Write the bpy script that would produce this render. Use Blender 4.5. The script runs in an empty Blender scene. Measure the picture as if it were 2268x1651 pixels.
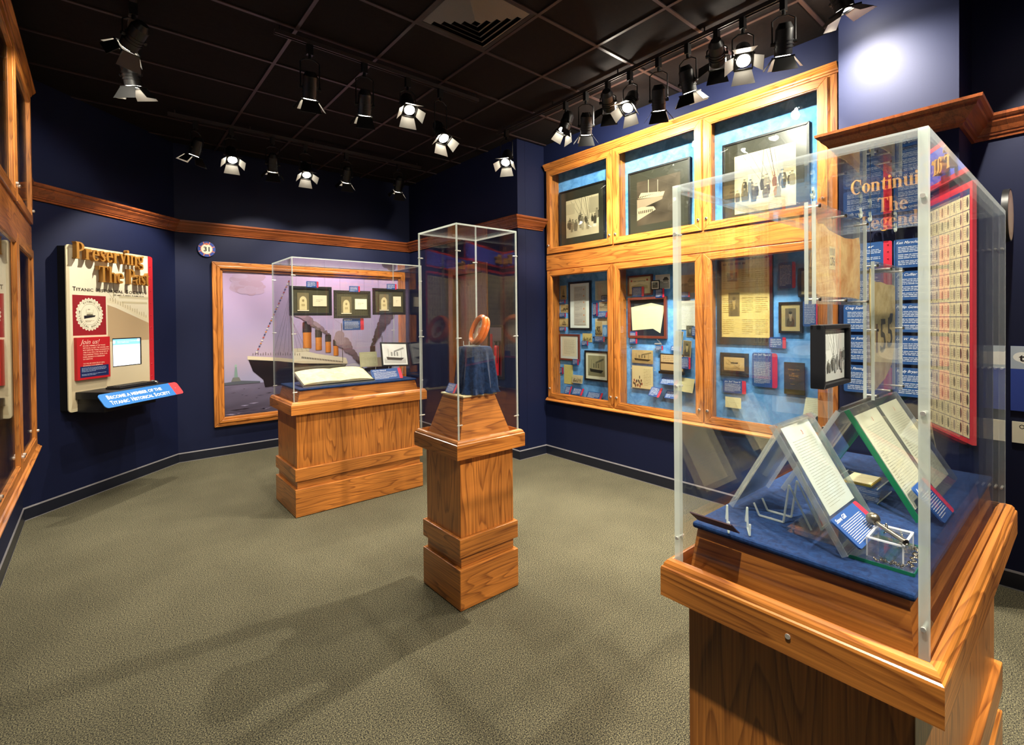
import bpy, bmesh, math, random
from mathutils import Vector, Matrix
C = bpy.context.scene.collection
sc = bpy.context.scene
R_ = math.radians

# ------------------------------------------------------------------ camera
YAW, PITCH, ROLL, FPX, CY = 0.872129683, -0.010919528, -0.0100901561, 1090.67966, 719.088
F = Vector((math.cos(YAW)*math.cos(PITCH), math.sin(YAW)*math.cos(PITCH), math.sin(PITCH)))
R0 = Vector((math.sin(YAW), -math.cos(YAW), 0)); U0 = R0.cross(F)
RR = R0*math.cos(ROLL) + U0*math.sin(ROLL); UU = U0*math.cos(ROLL) - R0*math.sin(ROLL)
cam = bpy.data.cameras.new('camera'); co = bpy.data.objects.new('camera', cam); C.objects.link(co)
co.matrix_world = Matrix(((RR.x, UU.x, -F.x, 0), (RR.y, UU.y, -F.y, 0), (RR.z, UU.z, -F.z, 1.65), (0, 0, 0, 1)))
cam.sensor_width = 36; cam.lens = FPX/2268*36; cam.shift_y = -(825.5-CY)/2268; cam.clip_start = .02
sc.camera = co
sc.view_settings.view_transform = 'Standard'; sc.view_settings.look = 'None'
sc.view_settings.gamma = 1; sc.view_settings.use_curve_mapping = False
sc.view_settings.exposure = 0.2
sc.cycles.transparent_max_bounces = 32; sc.cycles.max_bounces = 6; sc.cycles.glossy_bounces = 4
sc.cycles.sample_clamp_indirect = 4.0; sc.cycles.adaptive_threshold = .02
w = bpy.data.worlds.new('gallery_dark'); sc.world = w; w.use_nodes = True
w.node_tree.nodes['Background'].inputs[0].default_value = (.5, .55, .7, 1)
w.node_tree.nodes['Background'].inputs[1].default_value = 0.02

# track spot lights: (head position, aim point, watts, warm 0..1); fixtures are built for each below
#           x     y     z     aim                 W
WARM = (1.0, .92, .77); COOL = (.92, .95, 1.0)

# ------------------------------------------------------------------ materials
def lin(h):
    if isinstance(h, (tuple, list)): return tuple(h)[:3]
    h = h.lstrip('#'); v = [int(h[i:i+2], 16)/255 for i in (0, 2, 4)]
    return tuple(x/12.92 if x <= .04045 else ((x+.055)/1.055)**2.4 for x in v)
def newmat(n):
    m = bpy.data.materials.new(n); m.use_nodes = True; nt = m.node_tree
    return m, nt, nt.nodes['Principled BSDF']
def flat(n, col, rough=.5, metal=0, spec=.5, bump=0, bscale=200, coat=0):
    m, nt, b = newmat(n); c = lin(col)
    b.inputs['Roughness'].default_value = rough; b.inputs['Metallic'].default_value = metal
    b.inputs['Specular IOR Level'].default_value = spec; b.inputs['Coat Weight'].default_value = coat
    N = nt.nodes; L = nt.links
    tc = N.new('ShaderNodeTexCoord'); nz = N.new('ShaderNodeTexNoise'); nz.inputs['Scale'].default_value = bscale
    nz.inputs['Detail'].default_value = 2; L.new(tc.outputs['Object'], nz.inputs['Vector'])
    mx = N.new('ShaderNodeMix'); mx.data_type = 'RGBA'
    mx.inputs[6].default_value = (*[x*.9 for x in c], 1); mx.inputs[7].default_value = (*[min(1, x*1.1) for x in c], 1)
    L.new(nz.outputs[0], mx.inputs[0]); L.new(mx.outputs[2], b.inputs['Base Color'])
    if bump:
        bp = N.new('ShaderNodeBump'); bp.inputs['Strength'].default_value = bump; bp.inputs['Distance'].default_value = .002
        L.new(nz.outputs[0], bp.inputs['Height']); L.new(bp.outputs[0], b.inputs['Normal'])
    return m
def wood(n, axis, light, dark, rough=.34, bands=13, coat=.2):
    m, nt, b = newmat(n); N = nt.nodes; L = nt.links
    tc = N.new('ShaderNodeTexCoord'); oi = N.new('ShaderNodeObjectInfo')
    ad = N.new('ShaderNodeVectorMath'); ad.operation = 'ADD'
    sc3 = N.new('ShaderNodeVectorMath'); sc3.operation = 'SCALE'; sc3.inputs[0].default_value = (3.1, 5.7, 2.3)
    L.new(oi.outputs['Random'], sc3.inputs[3]); L.new(tc.outputs['Object'], ad.inputs[0]); L.new(sc3.outputs[0], ad.inputs[1])
    mp = N.new('ShaderNodeMapping'); s = [5.5, 5.5, 5.5]; s[axis] = .60; mp.inputs['Scale'].default_value = s
    L.new(ad.outputs[0], mp.inputs['Vector'])
    n1 = N.new('ShaderNodeTexNoise'); n1.inputs['Scale'].default_value = 1.5; n1.inputs['Detail'].default_value = 1.5; n1.inputs['Roughness'].default_value = .4
    L.new(mp.outputs[0], n1.inputs['Vector'])
    k = N.new('ShaderNodeMath'); k.operation = 'MULTIPLY'; k.inputs[1].default_value = bands; L.new(n1.outputs[0], k.inputs[0])
    fr = N.new('ShaderNodeMath'); fr.operation = 'FRACT'; L.new(k.outputs[0], fr.inputs[0])
    cr = N.new('ShaderNodeValToRGB'); e = cr.color_ramp.elements
    e[0].position = 0; e[0].color = (1, 1, 1, 1); e[1].position = 1; e[1].color = (.9, .9, .9, 1)
    x = cr.color_ramp.elements.new(.62); x.color = (.8, .8, .8, 1); x = cr.color_ramp.elements.new(.92); x.color = (.1, .1, .1, 1)
    L.new(fr.outputs[0], cr.inputs[0])
    mp2 = N.new('ShaderNodeMapping'); s2 = [150, 150, 150]; s2[axis] = 3; mp2.inputs['Scale'].default_value = s2
    L.new(ad.outputs[0], mp2.inputs['Vector'])
    n2 = N.new('ShaderNodeTexNoise'); n2.inputs['Scale'].default_value = 1; n2.inputs['Detail'].default_value = 2; L.new(mp2.outputs[0], n2.inputs['Vector'])
    r2 = N.new('ShaderNodeMapRange'); r2.inputs[1].default_value = .35; r2.inputs[2].default_value = .65; L.new(n2.outputs[0], r2.inputs[0])
    ml = N.new('ShaderNodeMath'); ml.operation = 'MULTIPLY_ADD'; ml.inputs[1].default_value = .42; L.new(r2.outputs[0], ml.inputs[0])
    k3 = N.new('ShaderNodeMath'); k3.operation = 'MULTIPLY'; k3.inputs[1].default_value = .58; L.new(cr.outputs[0], k3.inputs[0])
    L.new(k3.outputs[0], ml.inputs[2])
    n4 = N.new('ShaderNodeTexNoise'); n4.inputs['Scale'].default_value = 2.2; n4.inputs['Detail'].default_value = 2; L.new(ad.outputs[0], n4.inputs['Vector'])
    mx = N.new('ShaderNodeMix'); mx.data_type = 'RGBA'
    mx.inputs[6].default_value = (*lin(dark), 1); mx.inputs[7].default_value = (*lin(light), 1)
    L.new(ml.outputs[0], mx.inputs[0])
    hs = N.new('ShaderNodeHueSaturation'); L.new(mx.outputs[2], hs.inputs['Color'])
    mr = N.new('ShaderNodeMapRange'); mr.inputs[1].default_value = .3; mr.inputs[2].default_value = .7; mr.inputs[3].default_value = .75; mr.inputs[4].default_value = 1.2
    L.new(n4.outputs[0], mr.inputs[0]); L.new(mr.outputs[0], hs.inputs['Value'])
    L.new(hs.outputs[0], b.inputs['Base Color'])
    b.inputs['Roughness'].default_value = rough; b.inputs['Coat Weight'].default_value = coat; b.inputs['Coat Roughness'].default_value = .15
    bp = N.new('ShaderNodeBump'); bp.inputs['Strength'].default_value = .12; bp.inputs['Distance'].default_value = .001
    L.new(ml.outputs[0], bp.inputs['Height']); L.new(bp.outputs[0], b.inputs['Normal'])
    return m
def mottled(n, c1, c2, scale, rough=.9, bump=.3, sheen=0, detail=6, spec=.2, lo=.35, hi=.65):
    m, nt, b = newmat(n); N = nt.nodes; L = nt.links
    tc = N.new('ShaderNodeTexCoord'); nz = N.new('ShaderNodeTexNoise'); nz.inputs['Scale'].default_value = scale
    nz.inputs['Detail'].default_value = detail; nz.inputs['Roughness'].default_value = .7; nz.inputs['Distortion'].default_value = .6
    L.new(tc.outputs['Object'], nz.inputs['Vector'])
    mr = N.new('ShaderNodeMapRange'); mr.inputs[1].default_value = lo; mr.inputs[2].default_value = hi; L.new(nz.outputs[0], mr.inputs[0])
    mx = N.new('ShaderNodeMix'); mx.data_type = 'RGBA'; mx.inputs[6].default_value = (*lin(c1), 1); mx.inputs[7].default_value = (*lin(c2), 1)
    L.new(mr.outputs[0], mx.inputs[0]); L.new(mx.outputs[2], b.inputs['Base Color'])
    b.inputs['Roughness'].default_value = rough; b.inputs['Specular IOR Level'].default_value = spec
    b.inputs['Sheen Weight'].default_value = sheen
    bp = N.new('ShaderNodeBump'); bp.inputs['Strength'].default_value = bump; bp.inputs['Distance'].default_value = .003
    L.new(nz.outputs[0], bp.inputs['Height']); L.new(bp.outputs[0], b.inputs['Normal'])
    return m
def clear(n, f0=.045, tint=(.97, .98, .98), rough=0.0, diffuse=0, dcol=(.8, .8, .8)):
    m = bpy.data.materials.new(n); m.use_nodes = True; nt = m.node_tree; N = nt.nodes; L = nt.links
    N.remove(N['Principled BSDF']); out = N['Material Output']
    tr = N.new('ShaderNodeBsdfTransparent'); tr.inputs[0].default_value = (*tint, 1)
    gl = N.new('ShaderNodeBsdfGlossy'); gl.inputs['Roughness'].default_value = rough; gl.inputs[0].default_value = (1, 1, 1, 1)
    lw = N.new('ShaderNodeLayerWeight'); lw.inputs[0].default_value = .5
    p = N.new('ShaderNodeMath'); p.operation = 'POWER'; p.inputs[1].default_value = 5; L.new(lw.outputs['Facing'], p.inputs[0])
    a = N.new('ShaderNodeMath'); a.operation = 'MULTIPLY_ADD'; a.inputs[1].default_value = 1-f0; a.inputs[2].default_value = f0; L.new(p.outputs[0], a.inputs[0])
    mx = N.new('ShaderNodeMixShader'); L.new(a.outputs[0], mx.inputs[0]); L.new(tr.outputs[0], mx.inputs[1]); L.new(gl.outputs[0], mx.inputs[2])
    last = mx
    if diffuse:
        df = N.new('ShaderNodeBsdfDiffuse'); df.inputs[0].default_value = (*dcol, 1)
        tl = N.new('ShaderNodeBsdfTranslucent'); tl.inputs[0].default_value = (*dcol, 1)
        m1 = N.new('ShaderNodeMixShader'); m1.inputs[0].default_value = .5; L.new(df.outputs[0], m1.inputs[1]); L.new(tl.outputs[0], m1.inputs[2])
        m2 = N.new('ShaderNodeMixShader'); m2.inputs[0].default_value = diffuse; L.new(mx.outputs[0], m2.inputs[1]); L.new(m1.outputs[0], m2.inputs[2]); last = m2
    L.new(last.outputs[0], out.inputs[0]); return m
def emit(n, col, s):
    m, nt, b = newmat(n); b.inputs['Base Color'].default_value = (*lin(col), 1)
    b.inputs['Emission Color'].default_value = (*lin(col), 1); b.inputs['Emission Strength'].default_value = s; return m
def printed(n, rough=.5, coat=0, emission=0):
    m, nt, b = newmat(n); a = nt.nodes.new('ShaderNodeAttribute'); a.attribute_name = 'Col'
    nt.links.new(a.outputs['Color'], b.inputs['Base Color']); b.inputs['Roughness'].default_value = rough
    b.inputs['Coat Weight'].default_value = coat; b.inputs['Coat Roughness'].default_value = .05
    if emission:
        nt.links.new(a.outputs['Color'], b.inputs['Emission Color']); b.inputs['Emission Strength'].default_value = emission
    return m
OL, OD = (.62, .225, .040), (.15, .036, .007)
M = {}
M['wx'] = wood('oak_grain_x', 0, OL, OD); M['wy'] = wood('oak_grain_y', 1, OL, OD); M['wz'] = wood('oak_grain_z', 2, OL, OD)
CL, CD = (.28, .075, .02), (.10, .022, .006)
M['cx'] = wood('crown_oak', 0, CL, CD, bands=5)
M['wall'] = flat('navy_wall_paint', (.0036, .0068, .032), .6, spec=.25, bump=.05, bscale=120)
M['ceil'] = mottled('black_ceiling_tile', (.005, .003, .003), (.009, .006, .005), 30, bump=.2)
M['tbar'] = flat('painted_ceiling_bar', (.045, .028, .027), .4)
M['base'] = flat('black_vinyl_base', (.008, .010, .02), .35)
M['baseline'] = flat('pale_base_edge', (.22, .21, .22), .5)
M['slat'] = flat('vent_slat_metal', (.20, .17, .14), .4)
M['blackm'] = flat('black_metal', (.006, .006, .006), .4)
M['black'] = flat('black_paint', (.008, .008, .009), .45)
M['flap'] = flat('flap_inner_metal', (.42, .40, .36), .45)
M['track'] = flat('track_metal', (.055, .045, .045), .35, metal=.3)
M['chrome'] = flat('chrome', (.75, .72, .66), .3, metal=.6)
M['steel'] = flat('dark_steel', (.2, .19, .18), .3, metal=1)
M['bulb'] = emit('lamp_lens', (1, .93, .78), 35)
M['glass'] = clear('cabinet_glass', .03, (.96, .98, .97))
M['acry'] = clear('clear_acrylic', .035, (.992, .994, .994))
M['edge'] = clear('polished_acrylic_edge', .08, (.9, .95, .92), .12, .42, (.80, .84, .80))
M['edge2'] = clear('clear_polished_edge', .10, (.86, .90, .90), .05, .20, (.75, .78, .78))
M['gedge'] = clear('green_glass_edge', .06, (.2, .7, .45), .1, .5, (.04, .35, .18))
M['prism'] = clear('thick_acrylic', .05, (.982, .988, .986), .0, .012, (.8, .85, .85))
M['print'] = printed('printed_surface', .55)
M['gloss'] = printed('glossy_print', .3, .6)
M['screen'] = printed('lit_screen', .3, 0, 1.4)
M['paper'] = mottled('aged_paper', '#cdbf94', '#e2d8b4', 14, bump=.1)
M['parch'] = mottled('stained_parchment', '#b5793a', '#e6c88a', 9, bump=.15, detail=8)
M['bkblue'] = mottled('mottled_blue_backing', (.08, .27, .66), (.20, .50, .98), 9, bump=.15, detail=8)
M['cloth'] = mottled('navy_velvet', (.002, .013, .060), (.007, .036, .13), 60, bump=.5, sheen=.05)
M['drape'] = mottled('dark_blue_velvet', (.004, .011, .04), (.016, .042, .115), 45, bump=.6, sheen=.15)
M['tan'] = flat('cream_plinth_top', (.72, .60, .33), .6)
M['gold'] = flat('antique_gold_letter', (.42, .20, .035), .45, metal=.15)
M['gold2'] = flat('orange_gold_letter', (.62, .33, .06), .5)
M['red'] = flat('red_enamel', (.38, .012, .02), .35)
M['orange'] = flat('orange_lacquered_wood', (.75, .16, .02), .15, coat=.8)
M['olive'] = mottled('olive_felt', (.04, .038, .014), (.07, .066, .028), 50, bump=.3)
M['yellow'] = flat('yellow_card', (.75, .5, .06), .5)
M['carpet'], nt, b = newmat('speckled_carpet')
N = nt.nodes; L = nt.links; tc = N.new('ShaderNodeTexCoord')
n1 = N.new('ShaderNodeTexNoise'); n1.inputs['Scale'].default_value = 185; n1.inputs['Detail'].default_value = 2; n1.inputs['Roughness'].default_value = .75
n2 = N.new('ShaderNodeTexNoise'); n2.inputs['Scale'].default_value = 2.2; n2.inputs['Detail'].default_value = 3
n3 = N.new('ShaderNodeTexVoronoi'); n3.inputs['Scale'].default_value = 140
for x in (n1, n2, n3): L.new(tc.outputs['Object'], x.inputs['Vector'])
cr = N.new('ShaderNodeValToRGB'); e = cr.color_ramp.elements; e[0].position = .36; e[0].color = (.004, .005, .007, 1); e[1].position = .66; e[1].color = (.25, .222, .125, 1)
x = cr.color_ramp.elements.new(.48); x.color = (.066, .062, .044, 1)
L.new(n1.outputs[0], cr.inputs[0])
vr = N.new('ShaderNodeMapRange'); vr.inputs[1].default_value = 0; vr.inputs[2].default_value = .28; vr.inputs[3].default_value = .35; vr.inputs[4].default_value = 1; L.new(n3.outputs[0], vr.inputs[0])
mm = N.new('ShaderNodeMapRange'); mm.inputs[1].default_value = .3; mm.inputs[2].default_value = .7; mm.inputs[3].default_value = .88; mm.inputs[4].default_value = 1.1; L.new(n2.outputs[0], mm.inputs[0])
pm = N.new('ShaderNodeMath'); pm.operation = 'MULTIPLY'; L.new(vr.outputs[0], pm.inputs[0]); L.new(mm.outputs[0], pm.inputs[1])
hs = N.new('ShaderNodeHueSaturation'); L.new(cr.outputs[0], hs.inputs['Color']); L.new(pm.outputs[0], hs.inputs['Value']); L.new(hs.outputs[0], b.inputs['Base Color'])
b.inputs['Roughness'].default_value = .95; b.inputs['Specular IOR Level'].default_value = .1
bp = N.new('ShaderNodeBump'); bp.inputs['Strength'].default_value = .12; bp.inputs['Distance'].default_value = .001; L.new(n1.outputs[0], bp.inputs['Height']); L.new(bp.outputs[0], b.inputs['Normal'])

# ------------------------------------------------------------------ mesh helpers
class MB:
    def __init__(s): s.v = []; s.f = []; s.m = []; s.c = []; s.mats = []
    def mi(s, m):
        if m not in s.mats: s.mats.append(m)
        return s.mats.index(m)
    def add(s, vs, fs, m, col=None):
        b = len(s.v); s.v += [tuple(x) for x in vs]
        k = s.mi(m)
        for f in fs:
            s.f.append([b+i for i in f]); s.m.append(m if False else k); s.c.append(col)
    def box(s, x0, x1, y0, y1, z0, z1, m, col=None):
        x0, x1 = min(x0, x1), max(x0, x1); y0, y1 = min(y0, y1), max(y0, y1); z0, z1 = min(z0, z1), max(z0, z1)
        vs = [(x, y, z) for z in (z0, z1) for y in (y0, y1) for x in (x0, x1)]
        fs = [(0, 2, 3, 1), (4, 5, 7, 6), (0, 1, 5, 4), (2, 6, 7, 3), (0, 4, 6, 2), (1, 3, 7, 5)]
        if isinstance(m, tuple):   # (material for faces facing x, material for the rest)
            b = len(s.v); s.v += vs
            for i, f in enumerate(fs): s.f.append([b+j for j in f]); s.m.append(s.mi(m[0] if i > 3 else m[1])); s.c.append(col)
        else: s.add(vs, fs, m, col)
        return s
    def prism(s, pts, z0, z1, m, col=None):
        n = len(pts); vs = [(p[0], p[1], z0) for p in pts]+[(p[0], p[1], z1) for p in pts]
        fs = [list(range(n))[::-1], [n+i for i in range(n)]]+[[i, (i+1) % n, n+(i+1) % n, n+i] for i in range(n)]
        s.add(vs, fs, m, col); return s
    def cyl(s, p, q, r0, m, r1=None, n=12, cap=True, col=None):
        p = Vector(p); q = Vector(q); r1 = r0 if r1 is None else r1; d = (q-p).normalized()
        a = d.orthogonal().normalized(); b = d.cross(a); vs = []
        for c, r in ((p, r0), (q, r1)):
            for i in range(n):
                t = 2*math.pi*i/n; vs.append(c+a*math.cos(t)*r+b*math.sin(t)*r)
        fs = [[i, (i+1) % n, n+(i+1) % n, n+i] for i in range(n)]
        if cap: fs += [list(range(n))[::-1], [n+i for i in range(n)]]
        s.add(vs, fs, m, col); return s
    def tube(s, pts, r, m, n=6):
        for a, b in zip(pts, pts[1:]): s.cyl(a, b, r, m, n=n)
        return s
    def sphere(s, c, r, m, n=12, sz=1):
        vs = []; fs = []
        for j in range(n//2+1):
            a = math.pi*j/(n//2)
            for i in range(n): t = 2*math.pi*i/n; vs.append((c[0]+r*math.sin(a)*math.cos(t), c[1]+r*math.sin(a)*math.sin(t), c[2]+r*sz*math.cos(a)))
        for j in range(n//2):
            for i in range(n): fs.append([j*n+i, (j+1)*n+i, (j+1)*n+(i+1) % n, j*n+(i+1) % n])
        s.add(vs, fs, m); return s
    def torus(s, c, R, r, ax, m, n=24, k=8, a0=0, a1=2*math.pi):
        ax = Vector(ax).normalized(); a = ax.orthogonal().normalized(); b = ax.cross(a); vs = []; fs = []
        for i in range(n):
            t = 2*math.pi*i/n; d = a*math.cos(t)+b*math.sin(t)
            for j in range(k): u = 2*math.pi*j/k; vs.append(Vector(c)+d*(R+r*math.cos(u))+ax*r*math.sin(u))
        for i in range(n):
            for j in range(k): fs.append([i*k+j, ((i+1) % n)*k+j, ((i+1) % n)*k+(j+1) % k, i*k+(j+1) % k])
        s.add(vs, fs, m); return s
    def build(s, name, parent=None, mat=None, bevel=0, smooth=False, M4=None):
        me = bpy.data.meshes.new(name); me.from_pydata(s.v, [], s.f)
        for k in s.mats: me.materials.append(M[k])
        me.polygons.foreach_set('material_index', s.m)
        if any(c is not None for c in s.c):
            at = me.color_attributes.new('Col', 'FLOAT_COLOR', 'CORNER'); d = []
            for f, c in zip(s.f, s.c):
                if c is None: d += [.5, .5, .5, 1]*len(f)
                elif isinstance(c[0], (tuple, list)):
                    for cc in c: d += [*cc, 1]
                else: d += [*c, 1]*len(f)
            at.data.foreach_set('color', d)
        me.update()
        if smooth: me.polygons.foreach_set('use_smooth', [True]*len(me.polygons)); me.set_sharp_from_angle(angle=R_(40))
        o = bpy.data.objects.new(name, me); C.objects.link(o)
        if parent is not None: o.parent = parent
        if M4 is not None: o.matrix_basis = M4
        if bevel:
            bv = o.modifiers.new('bevel', 'BEVEL'); bv.width = bevel; bv.segments = 2; bv.limit_method = 'ANGLE'
        return o
def tag(o, label, cat, group=None, kind=None):
    o['label'] = label; o['category'] = cat
    if group: o['group'] = group
    if kind: o['kind'] = kind
    return o
def empty(name, M4=None, label=None, cat=None, group=None):
    o = bpy.data.objects.new(name, None); C.objects.link(o); o.empty_display_size = .1
    if M4 is not None: o.matrix_world = M4 if isinstance(M4, Matrix) else Matrix.Translation(M4)
    if label: tag(o, label, cat, group)
    return o
def struct(o): o['kind'] = 'structure'; return o
def frame(p, X, Y, Z): return Matrix(((X[0], Y[0], Z[0], p[0]), (X[1], Y[1], Z[1], p[1]), (X[2], Y[2], Z[2], p[2]), (0, 0, 0, 1)))
q2 = math.sqrt(.5)
def WR(y, z, x=4.18): return frame((x, y, z), (0, -1, 0), (0, 0, 1), (-1, 0, 0))     # faces -x, local x runs toward -y
def WM(x, z, y=6.945): return frame((x, y, z), (1, 0, 0), (0, 0, 1), (0, -1, 0))     # faces -y
def WL(y, z, x=-.503): return frame((x, y, z), (0, 1, 0), (0, 0, 1), (1, 0, 0))      # faces +x
def WD(s, z, w=0):                                                                   # the 45 degree wall
    nn = -4.436+w; return frame((s*q2+nn*q2, s*q2-nn*q2, z), (q2, q2, 0), (0, 0, 1), (q2, -q2, 0))
def tilt(M4, ax=0, az=0, ay=0): return M4 @ Matrix.Rotation(R_(ay), 4, 'Y') @ Matrix.Rotation(R_(az), 4, 'Z') @ Matrix.Rotation(R_(ax), 4, 'X')
def sweep(name, path, prof, mat, closed=False, parent=None):
    """profile (w to the right of the path, z) swept along a plan path with mitres"""
    n = len(path); P = [Vector((p[0], p[1])) for p in path]; mb = MB(); rows = []
    for i in range(n):
        if closed: a, b = P[i-1], P[(i+1) % n]
        else: a, b = (P[i-1] if i else None), (P[i+1] if i < n-1 else None)
        def nr(u, v): d = (v-u).normalized(); return Vector((d.y, -d.x))
        if a is None: m = nr(P[i], b)
        elif b is None: m = nr(a, P[i])
        else:
            n1, n2 = nr(a, P[i]), nr(P[i], b); m = (n1+n2)/(1+n1.dot(n2))
        rows.append([(P[i].x+m.x*w, P[i].y+m.y*w, z) for w, z in prof])
    k = len(prof)
    for i in range(n if closed else n-1):
        r0, r1 = rows[i], rows[(i+1) % n]; d = P[(i+1) % n]-P[i]
        mt = mat if not isinstance(mat, tuple) else (mat[0] if abs(d.x) > abs(d.y) else mat[1])
        for j in range(k): mb.add([r0[j], r0[(j+1) % k], r1[(j+1) % k], r1[j]], [(0, 1, 2, 3)], mt)
    if not closed:
        mb.add(rows[0], [list(range(k))], mat if not isinstance(mat, tuple) else mat[0]); mb.add(rows[-1], [list(range(k))[::-1]], mat if not isinstance(mat, tuple) else mat[0])
    return mb.build(name, parent)
_tx = {}
def textmesh(s, res=2, bold=0, shear=0):
    key = (s, res, bold, shear)
    if key not in _tx:
        cu = bpy.data.curves.new('t', 'FONT'); cu.body = s; cu.resolution_u = res; cu.offset = bold; cu.shear = shear; cu.size = 1
        ob = bpy.data.objects.new('t', cu); me = bpy.data.meshes.new_from_object(ob)
        _tx[key] = ([v.co.copy() for v in me.vertices], [list(p.vertices) for p in me.polygons])
        bpy.data.objects.remove(ob); bpy.data.curves.remove(cu); bpy.data.meshes.remove(me)
    return _tx[key]
class Pic(MB):
    """flat printing in local x,y; every up() lifts the next ink layer by a hair"""
    def __init__(s, mat='print', w=0): super().__init__(); s.mat = mat; s.w = w; s.rnd = random.Random(7)
    def up(s, k=1): s.w += .00022*k; return s
    def poly(s, pts, c):
        if len(pts) != 4: s.w += .00003
        s.add([(p[0], p[1], s.w) for p in pts], [list(range(len(pts)))], s.mat, lin(c)); return s
    def cell(s, a, b, c, d, col): return s.poly([(a, b), (c, b), (c, d), (a, d)], col)
    def rect(s, a, b, c, d, col): s.w += .00003; return s.cell(a, b, c, d, col)
    def rrect(s, a, b, c, d, r, col, th=None, n=4):
        P = []
        for cx, cy, t in ((c-r, b+r, -90), (c-r, d-r, 0), (a+r, d-r, 90), (a+r, b+r, 180)):
            for i in range(n+1): t2 = R_(t+90*i/n); P.append((cx+r*math.cos(t2), cy+r*math.sin(t2)))
        if th: s.prism(P, s.w, s.w+th, s.mat, lin(col)); s.w += th
        else: s.poly(P, col)
        return s
    def slab(s, a, b, c, d, th, col): s.box(a, c, b, d, s.w, s.w+th, s.mat, lin(col)); s.w += th+.0002; return s
    def ell(s, cx, cy, rx, ry, col, n=18, a0=0, a1=360): return s.poly([(cx+rx*math.cos(R_(a0+(a1-a0)*i/n)), cy+ry*math.sin(R_(a0+(a1-a0)*i/n))) for i in range(n)], col)
    def ring(s, cx, cy, r0, r1, col, n=40):
        for i in range(n):
            a, b = 2*math.pi*i/n, 2*math.pi*(i+1)/n
            s.poly([(cx+r*math.cos(t), cy+r*math.sin(t)) for r, t in ((r0, a), (r1, a), (r1, b), (r0, b))], col)
        return s
    def line(s, p, q, w, col):
        d = Vector((q[0]-p[0], q[1]-p[1])); L_ = d.length or 1e-6; n = Vector((-d.y, d.x))/L_*w/2
        s.w += .00001
        return s.poly([(p[0]-n.x, p[1]-n.y), (q[0]-n.x, q[1]-n.y), (q[0]+n.x, q[1]+n.y), (p[0]+n.x, p[1]+n.y)], col)
    def grad(s, a, b, c, d, nu, nv, fn):
        g = [[fn(i/nu, j/nv) for i in range(nu+1)] for j in range(nv+1)]
        for j in range(nv):
            for i in range(nu):
                x0, x1, y0, y1 = a+(c-a)*i/nu, a+(c-a)*(i+1)/nu, b+(d-b)*j/nv, b+(d-b)*(j+1)/nv
                s.add([(x0, y0, s.w), (x1, y0, s.w), (x1, y1, s.w), (x0, y1, s.w)], [(0, 1, 2, 3)], s.mat, (g[j][i], g[j][i+1], g[j+1][i+1], g[j+1][i]))
        return s
    def text(s, t, x, y, h, col, width=None, align='l', bold=.01, shear=0, res=2, rot=0, mat=None, th=0):
        vs, fs = textmesh(t, res, bold, shear)
        if not vs: return s
        x0 = min(v.x for v in vs); x1 = max(v.x for v in vs); k = h/.69; kx = k if width is None else width/(x1-x0)
        W = (x1-x0)*kx; ox = x-{'l': 0, 'c': W/2, 'r': W}[align]; P = [((v.x-x0)*kx+ox, v.y*k+y) for v in vs]
        if rot: c_, s_ = math.cos(rot), math.sin(rot); P = [(x+(a-x)*c_-(b-y)*s_, y+(a-x)*s_+(b-y)*c_) for a, b in P]
        s.add([(a, b, s.w) for a, b in P], fs, mat or s.mat, lin(col) if not mat else None); return s
    def words(s, a, b, c, d, n, col, fill=.5, last=.6):
        s.w += .00004
        """n rows of small word-sized marks"""
        h = (d-b)/n
        for i in range(n):
            y = d-h*(i+1)+h*(1-fill)/2; x = a; end = c if i < n-1 else a+(c-a)*last
            end -= s.rnd.random()*(c-a)*.08
            while x < end:
                ww = min(end-x, h*(.8+s.rnd.random()*2.4)); s.cell(x, y, x+ww, y+h*fill*(.75+.25*s.rnd.random()), col); x += ww+h*.35
        return s
def noisef(seed):
    r = random.Random(seed); ph = [(r.uniform(2, 14), r.uniform(2, 14), r.uniform(0, 6.28)) for _ in range(6)]
    return lambda u, v: sum(math.sin(a*u+b*v+c) for a, b, c in ph)/6
def mix(a, b, t): t = max(0, min(1, t)); return tuple(x*(1-t)+y*t for x, y in zip(lin(a), lin(b)))
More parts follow.
